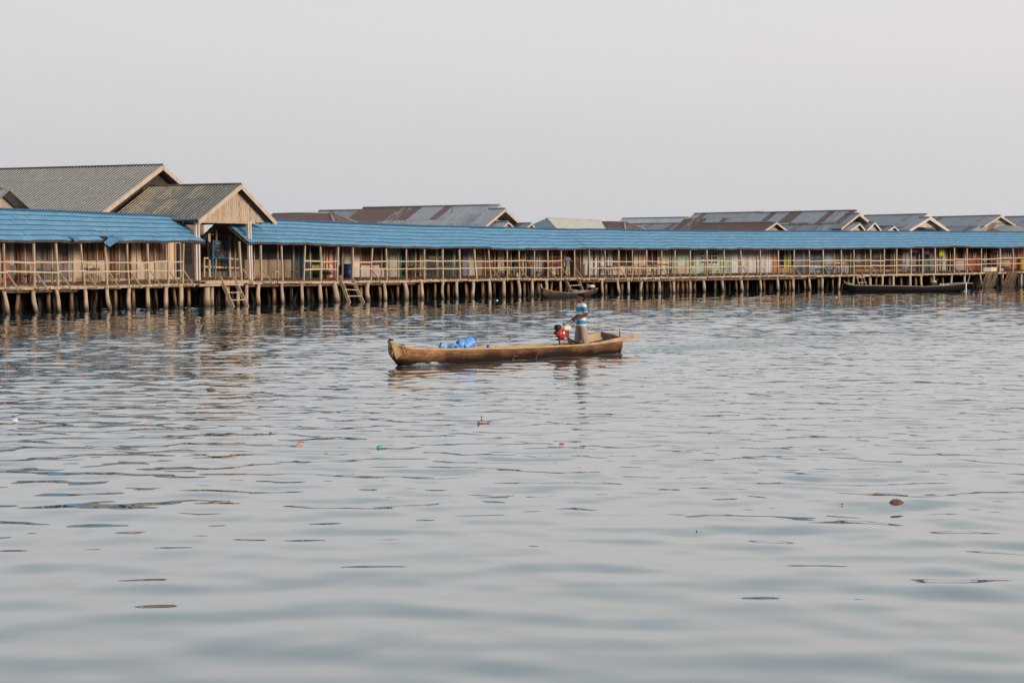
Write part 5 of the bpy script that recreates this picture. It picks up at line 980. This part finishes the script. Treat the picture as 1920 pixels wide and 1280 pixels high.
# ---------------------------------------------------------------- added dark bank behind the stilts, shutting out the sky under the floors
mb = MB(); ss = np.linspace(_arc[0] + .5, _arc[-1] - .5, 120); rows = ((8.6, -.6), (8.8, .6), (9.2, 1.28), (40, 1.3), (90, 1.2))
V = [W(s, v + rng.normal(0, .15), z + rng.normal(0, .05)) for v, z in rows for s in ss]; n = len(ss)
mb.add(V, [(j * n + i, j * n + i + 1, (j + 1) * n + i + 1, (j + 1) * n + i) for j in range(len(rows) - 1) for i in range(n - 1)])
tag(mb.build('backdrop_bank', mat('backdrop_dark', (.05, .04, .03), var=.4, scale=2, bump=.5), None, True), kind='structure')

# ---------------------------------------------------------------- floating debris
def debris(name, label, cat, px, py, fn, m, grp='litter floating on the water', sm=True):
    mb = MB(); o = at(px, py, 0.); fn(mb, o); mb.v = [tuple(o + (np.array(p) - o) * .68) for p in mb.v]; tag(mb.build(name, m, None, sm), label, cat, grp)
Z3 = np.array([0, 0, 1.])
def coconut(mb, o):
    for i in (0,):
        R_ = []; r3 = random.Random(2)
        for t in np.linspace(.05, .97, 10):
            a_ = math.pi * t; R_.append([o + np.array([-.135 * math.cos(a_) * 1.05, .105 * math.sin(a_) * math.cos(f) * (1 + .06 * math.sin(3 * f)), (.07 if math.sin(f) > 0 else .05) * math.sin(a_) * math.sin(f) * (1 + .09 * math.sin(2 * f)) + .006 + .018 * math.sin(a_ * 1.4)]) for f in np.linspace(0, 6.2832, 14, endpoint=False)])
        mb.rings(R_)
debris('coconut_husk', 'brown coconut husk floating at the lower right', 'coconut', 1682, 945, coconut, mat('coconut', (.20, .075, .04), var=.45, scale=12, rough=.4, wet=None, bump=.3), None)
debris('leaf_scrap', 'small pale brown leaf scrap left of the coconut husk', 'leaf', 1577, 946, lambda mb, o: mb.add([o + np.array(p) for p in ((-.05, 0, .004), (0, .01, .012), (.035, 0, .03), (.03, -.02, .004))], [(0, 1, 2, 3)]), mat('leaf_scrap', (.3, .17, .1)))
debris('twig', 'forked brown twig floating in front of the dugout boat', 'twig', 905, 795, lambda mb, o: (mb.tube([o + np.array((-.12, 0, .0)), o + np.array((-.11, 0, .06)), o + np.array((-.07, 0, .02)), o + np.array((.1, 0, .02)), o + np.array((.2, .05, .06))], [.02, .03, .035, .02, .01], 6), mb.tube([o + np.array((.1, 0, .02)), o + np.array((.19, -.05, -.005))], [.018, .008], 6), mb.tube([o + np.array((-.1, 0, .0)), o + np.array((-.11, .02, -.04))], [.03, .02], 6)), mat('twig_brown', (.26, .13, .06), var=.4))
debris('seed_pod', 'small black seed floating just above the forked twig', 'seed', 903, 783, lambda mb, o: mb.ball(o + Z3 * .02, (.022, .022, .022)), BLACK)
debris('snack_wrapper', 'crumpled red and white snack wrapper on the water', 'wrapper', 563, 834, lambda mb, o: mb.add([o + np.array(p) for p in ((-.1, 0, 0), (-.02, .03, .03), (.09, 0, .01), (.05, -.03, .0), (-.03, -.03, .01), (.0, 0, .085), (.1, .0, .06), (-.08, .0, .05))], [(0, 4, 5), (4, 3, 5), (3, 2, 6), (3, 6, 5), (0, 5, 7), (1, 5, 2)]), stripes('wrapper_print', [(0, (.5, .2, .12)), (.3, (.6, .5, .45)), (.5, (.5, .06, .04)), (.8, (.6, .45, .2))], 0, .09), sm=False)
debris('green_bottle', 'small green plastic bottle stub on the water', 'bottle', 711, 841, lambda mb, o: (mb.lathe(o + np.array([-.055, 0, .02]), (1, .1, .1), [(0, .03), (.01, .042), (.08, .042), (.1, .02), (.12, .018)], 12)), mat('green_plastic', (.03, .38, .14), var=.1, rough=.3))
debris('red_cap', 'red brown block floating beyond the green bottle, right of the middle', 'block', 1053, 832, lambda mb, o: mb.box(o - Z3 * .01, np.array([.98, .17, 0]), np.array([-.17, .98, 0]), .10, .06, .03), mat('red_brown', (.36, .09, .05), var=.3), sm=False)
debris('white_cup', 'white plastic cup floating at the far left', 'cup', 30, 792, lambda mb, o: mb.lathe(o + np.array([-.09, 0, .035]), (1, .2, .12), [(0, .05), (.01, .055), (.12, .07), (.13, .066)], 14), PLASTW)
debris('husk', 'brown husk floating left of the dugout boat', 'husk', 396, 732, lambda mb, o: mb.ball(o + Z3 * .02, (.14, .09, .06)), mat('husk_brown', (.2, .10, .06), var=.4))
debris('leaf_scrap', 'flat reddish leaf floating between twig and wrapper', 'leaf', 733, 789, lambda mb, o: mb.ball(o + Z3 * .008, (.09, .04, .014)), mat('red_leaf', (.28, .12, .08), var=.3))
debris('leaf_scrap', 'small dark leaf upright on the water left of centre', 'leaf', 507, 813, lambda mb, o: mb.add([o + np.array(p) for p in ((-.015, 0, -.01), (.03, 0, .02), (-.015, .01, .06))], [(0, 1, 2)]), BLACK)
debris('pellet', 'tiny dark pellet on the calm water left of the coconut husk', 'pellet', 1306, 996, lambda mb, o: mb.ball(o + Z3 * .008, (.012, .012, .01)), BLACK)
debris('white_scrap', 'white scrap floating in front of the piles left of the small canoe', 'scrap', 932, 563.5, lambda mb, o: mb.ball(o + Z3 * .03, (.11, .08, .06)), PLASTW)
debris('pink_scrap', 'pink scrap floating in front of the mint green house', 'scrap', 1309, 563, lambda mb, o: mb.ball(o + Z3 * .03, (.09, .07, .05)), mat('pink_plastic', (.6, .25, .24)))
debris('white_scrap', 'white scrap floating left of the long black boat', 'scrap', 1568, 557.5, lambda mb, o: mb.ball(o + Z3 * .03, (.1, .08, .05)), PLASTW)
# ---------------------------------------------------------------- water: one rippled sheet out to the horizon
def ripples(X, Y, ax_):
    r = np.random.default_rng(21); h = np.zeros_like(X)
    def spec(n, l0, l1, slope, th0, spread, seed):
        r = np.random.default_rng(seed); out = np.zeros_like(X); lam = np.exp(r.uniform(math.log(l0), math.log(l1), n)); th = th0 + r.normal(0, spread, n); ph = r.uniform(0, 6.28, n)
        for l, t, p in zip(lam, th, ph):
            k = 6.2832 / l; a = slope * math.sqrt(2. / n) / k; out += a * np.sin(k * (X * math.cos(t) + Y * math.sin(t)) + p)
        return out
    D = np.hypot(X, Y)
    swell = spec(22, 1.3, 3.4, SW[0], math.radians(80), .75, 5)
    rip = spec(44, .6, 1.75, SW[1], math.radians(85), .75, 6)
    fine = spec(30, .28, .6, SW[2], math.radians(90), 1.0, 7)
    pat = spec(10, 9, 30, 1., 1.2, 1.6, 9); pat = pat / (np.abs(pat).max() + 1e-9)
    gain = np.interp(D, [0, 14, 22, 32, 45, 60, 90, 200], [.66, .74, .98, 1.08, 1.1, 1.05, .9, .8]) * (1 + .35 * pat)
    fg = np.interp(D, [0, 16, 26, 45, 75, 130], [.15, .2, .7, 1., .7, .3])
    h = swell * gain + rip * gain + fine * gain * fg
    # wake of the dugout boat
    s = (X - ax_.o[0]) * ax_.T[0] + (Y - ax_.o[1]) * ax_.T[1]; t = (X - ax_.o[0]) * ax_.N[0] + (Y - ax_.o[1]) * ax_.N[1]
    L = ax_.L
    be = np.clip(s - L, 0, None); turb = np.exp(-(t / (.5 + .2 * be)) ** 2) * np.exp(-be / 8.) * (s > L - .3)
    chop = spec(26, .22, .5, .16, 1.2, 1.8, 11)
    arm = np.exp(-((np.abs(t) - .4 - .33 * np.clip(s, 0, None)) / .5) ** 2) * np.exp(-np.clip(s, 0, None) / 16.) * (s > .0)
    h += chop * turb * 1.25 + arm * spec(12, .5, .9, .07, .8, 1., 12)
    nb = np.exp(-((s - .85) / .65) ** 2) * np.exp(-((np.abs(t) - .38) / .17) ** 2)
    h += nb * (.085 + chop * 1.6)
    foam = np.clip(turb * np.exp(-be / 3.) * (chop / .010 * .7 + .6) * 1.7, 0, 1) + np.clip(nb * (1.0 + chop / .010 * .9), 0, 1)
    teal = np.clip(turb * .9 + .5 * np.exp(-((np.abs(t) - .55) / .3) ** 2) * (s > .3) * (s < L + .5), 0, .75)
    return h, np.clip(foam, 0, 1), teal
SW = (.0145, .032, .022)
rows = np.concatenate([[.5, 2., 5., 8.], np.arange(11, 40, .05), np.arange(40, 70, .07), np.arange(70, 110, .12), np.arange(110, 190, .3), np.geomspace(190, 6000, 40)])
ang = np.concatenate([np.radians([-88, -75, -60, -45, -32, -24, -20]), np.linspace(math.radians(-16.5), math.radians(16.5), 560), np.radians([20, 24, 32, 45, 60, 75, 88])])
A, Rr = np.meshgrid(ang, rows); X = Rr * np.tan(np.clip(A, -1.2, 1.2)); Y = Rr.copy()
X[np.abs(A) > 1.2] = Rr[np.abs(A) > 1.2] * np.sign(A[np.abs(A) > 1.2]) * 12
Hh, Fo, Te = ripples(X, Y, ax); fade = np.interp(Rr, [0, 8, 12, 185, 260], [0, 0, 1, 1, 0]) * np.interp(np.abs(A), [0, math.radians(16.5), math.radians(20)], [1, 1, 0]); Hh *= fade
nr, nc = X.shape; me = bpy.data.meshes.new('water'); me.vertices.add(nr * nc); me.vertices.foreach_set('co', np.stack([X, Y, Hh], -1).astype(np.float32).ravel())
i, j = np.meshgrid(np.arange(nr - 1), np.arange(nc - 1), indexing='ij'); q = np.stack([i * nc + j, i * nc + j + 1, (i + 1) * nc + j + 1, (i + 1) * nc + j], -1).reshape(-1, 4)
me.loops.add(q.size); me.loops.foreach_set('vertex_index', q.ravel().astype(np.int32)); me.polygons.add(len(q)); me.polygons.foreach_set('loop_start', np.arange(0, q.size, 4, dtype=np.int32))
me.polygons.foreach_set('use_smooth', np.ones(len(q), bool)); me.update(calc_edges=True)
for nm, arr in (('foam', Fo), ('teal', Te)): at_ = me.attributes.new(nm, 'FLOAT', 'POINT'); at_.data.foreach_set('value', arr.astype(np.float32).ravel())
wo = bpy.data.objects.new('water', me); COL.objects.link(wo); tag(wo, kind='structure')
m, nt, b = nodes('harbour_water'); L = nt.links.new
b.inputs['Roughness'].default_value = .7; b.inputs['Specular IOR Level'].default_value = 0.
geo = N(nt, 'ShaderNodeNewGeometry')
af = N(nt, 'ShaderNodeAttribute', attribute_name='foam'); atl = N(nt, 'ShaderNodeAttribute', attribute_name='teal')
mx = N(nt, 'ShaderNodeMix', data_type='RGBA'); L(atl.outputs['Fac'], mx.inputs[0]); mx.inputs[6].default_value = (.045, .085, .10, 1); mx.inputs[7].default_value = (.07, .21, .26, 1)
n = N(nt, 'ShaderNodeTexNoise'); setin(n, Scale=26., Detail=5.); L(geo.outputs['Position'], n.inputs['Vector'])
ml = N(nt, 'ShaderNodeMath', operation='MULTIPLY'); L(af.outputs['Fac'], ml.inputs[0]); mr = N(nt, 'ShaderNodeMapRange'); setin(mr, **{'From Min': .42, 'From Max': .54}); L(n.outputs['Fac'], mr.inputs[0]); L(mr.outputs[0], ml.inputs[1])
m2 = N(nt, 'ShaderNodeMix', data_type='RGBA'); L(ml.outputs[0], m2.inputs[0]); L(mx.outputs[2], m2.inputs[6]); m2.inputs[7].default_value = (.85, .85, .82, 1); L(m2.outputs[2], b.inputs['Base Color'])
gl = N(nt, 'ShaderNodeBsdfGlossy'); gl.inputs['Roughness'].default_value = .02; gl.inputs['Color'].default_value = (1, 1, 1, 1)
fz = N(nt, 'ShaderNodeFresnel'); fz.inputs['IOR'].default_value = 1.333
pw = N(nt, 'ShaderNodeMath', operation='POWER'); L(fz.outputs[0], pw.inputs[0]); pw.inputs[1].default_value = .55
t1_ = N(nt, 'ShaderNodeMath', operation='MULTIPLY_ADD'); L(atl.outputs['Fac'], t1_.inputs[0]); t1_.inputs[1].default_value = -.72; t1_.inputs[2].default_value = 1.
t2_ = N(nt, 'ShaderNodeMath', operation='MULTIPLY'); L(pw.outputs[0], t2_.inputs[0]); L(t1_.outputs[0], t2_.inputs[1])
iv = N(nt, 'ShaderNodeMath', operation='SUBTRACT'); iv.inputs[0].default_value = 1.; L(ml.outputs[0], iv.inputs[1]); t3_ = N(nt, 'ShaderNodeMath', operation='MULTIPLY'); L(t2_.outputs[0], t3_.inputs[0]); L(iv.outputs[0], t3_.inputs[1])
msx = N(nt, 'ShaderNodeMixShader'); L(t3_.outputs[0], msx.inputs[0]); L(b.outputs[0], msx.inputs[1]); L(gl.outputs[0], msx.inputs[2]); L(msx.outputs[0], nt.nodes['Material Output'].inputs['Surface'])
me.materials.append(m)

# ---------------------------------------------------------------- hazy dusk sky and low soft sun
SUN = np.array([.72, -.62, .19]); SUN /= np.linalg.norm(SUN)
w = bpy.data.worlds.new('World'); scn.world = w; w.use_nodes = True; nt = w.node_tree; L = nt.links.new; bg = nt.nodes['Background']; outp = nt.nodes['World Output']
tc = N(nt, 'ShaderNodeTexCoord'); sx = N(nt, 'ShaderNodeSeparateXYZ'); L(tc.outputs['Generated'], sx.inputs[0])
r = N(nt, 'ShaderNodeValToRGB'); L(sx.outputs['Z'], r.inputs[0]); el = r.color_ramp.elements
while len(el) < 6: el.new(.5)
for e, (p, c) in zip(el, ((0., (.61, .615, .655)), (.05, (.655, .65, .68)), (.10, (.73, .72, .73)), (.16, (.755, .75, .755)), (.28, (.60, .665, .705)), (1., (.48, .54, .62)))): e.position = p; e.color = c4(c)
dt = N(nt, 'ShaderNodeVectorMath', operation='DOT_PRODUCT'); L(tc.outputs['Generated'], dt.inputs[0]); dt.inputs[1].default_value = (.96, .27, 0)   # brighter and warmer toward the right
mr = N(nt, 'ShaderNodeMapRange'); setin(mr, **{'From Min': -.05, 'From Max': .65}); L(dt.outputs['Value'], mr.inputs[0])
mw = N(nt, 'ShaderNodeMix', data_type='RGBA', blend_type='MULTIPLY'); L(mr.outputs[0], mw.inputs[0]); L(r.outputs[0], mw.inputs[6]); mw.inputs[7].default_value = (1.12, 1.095, 1.055, 1)
sk = N(nt, 'ShaderNodeTexSky'); sk.sky_type = 'NISHITA'; sk.sun_disc = False; sk.sun_elevation = math.asin(SUN[2]); sk.sun_rotation = math.atan2(SUN[0], SUN[1]); sk.dust_density = 6.; sk.air_density = 1.
bg.inputs['Strength'].default_value = 1.0
b2 = N(nt, 'ShaderNodeBackground'); L(sk.outputs[0], b2.inputs['Color']); b2.inputs['Strength'].default_value = .06
L(mw.outputs[2], bg.inputs['Color']); ms_ = N(nt, 'ShaderNodeMixShader'); ms_.inputs[0].default_value = .08; L(bg.outputs[0], ms_.inputs[1]); L(b2.outputs[0], ms_.inputs[2]); L(ms_.outputs[0], outp.inputs['Surface'])
sl = bpy.data.lights.new('sun', 'SUN'); sl.energy = 3.4; sl.angle = math.radians(11); sl.color = (1., .84, .66); so = bpy.data.objects.new('sun', sl); COL.objects.link(so)
so.rotation_euler = Vector((-SUN[0], -SUN[1], -SUN[2])).to_track_quat('-Z', 'Y').to_euler(); so.location = (30, -20, 40)
scn.view_settings.view_transform = 'Standard'; scn.view_settings.look = 'None'; scn.view_settings.exposure = 0; scn.view_settings.gamma = 1
scn.cycles.max_bounces = 6; scn.cycles.diffuse_bounces = 3; scn.cycles.glossy_bounces = 3; scn.cycles.caustics_reflective = False; scn.cycles.caustics_refractive = False
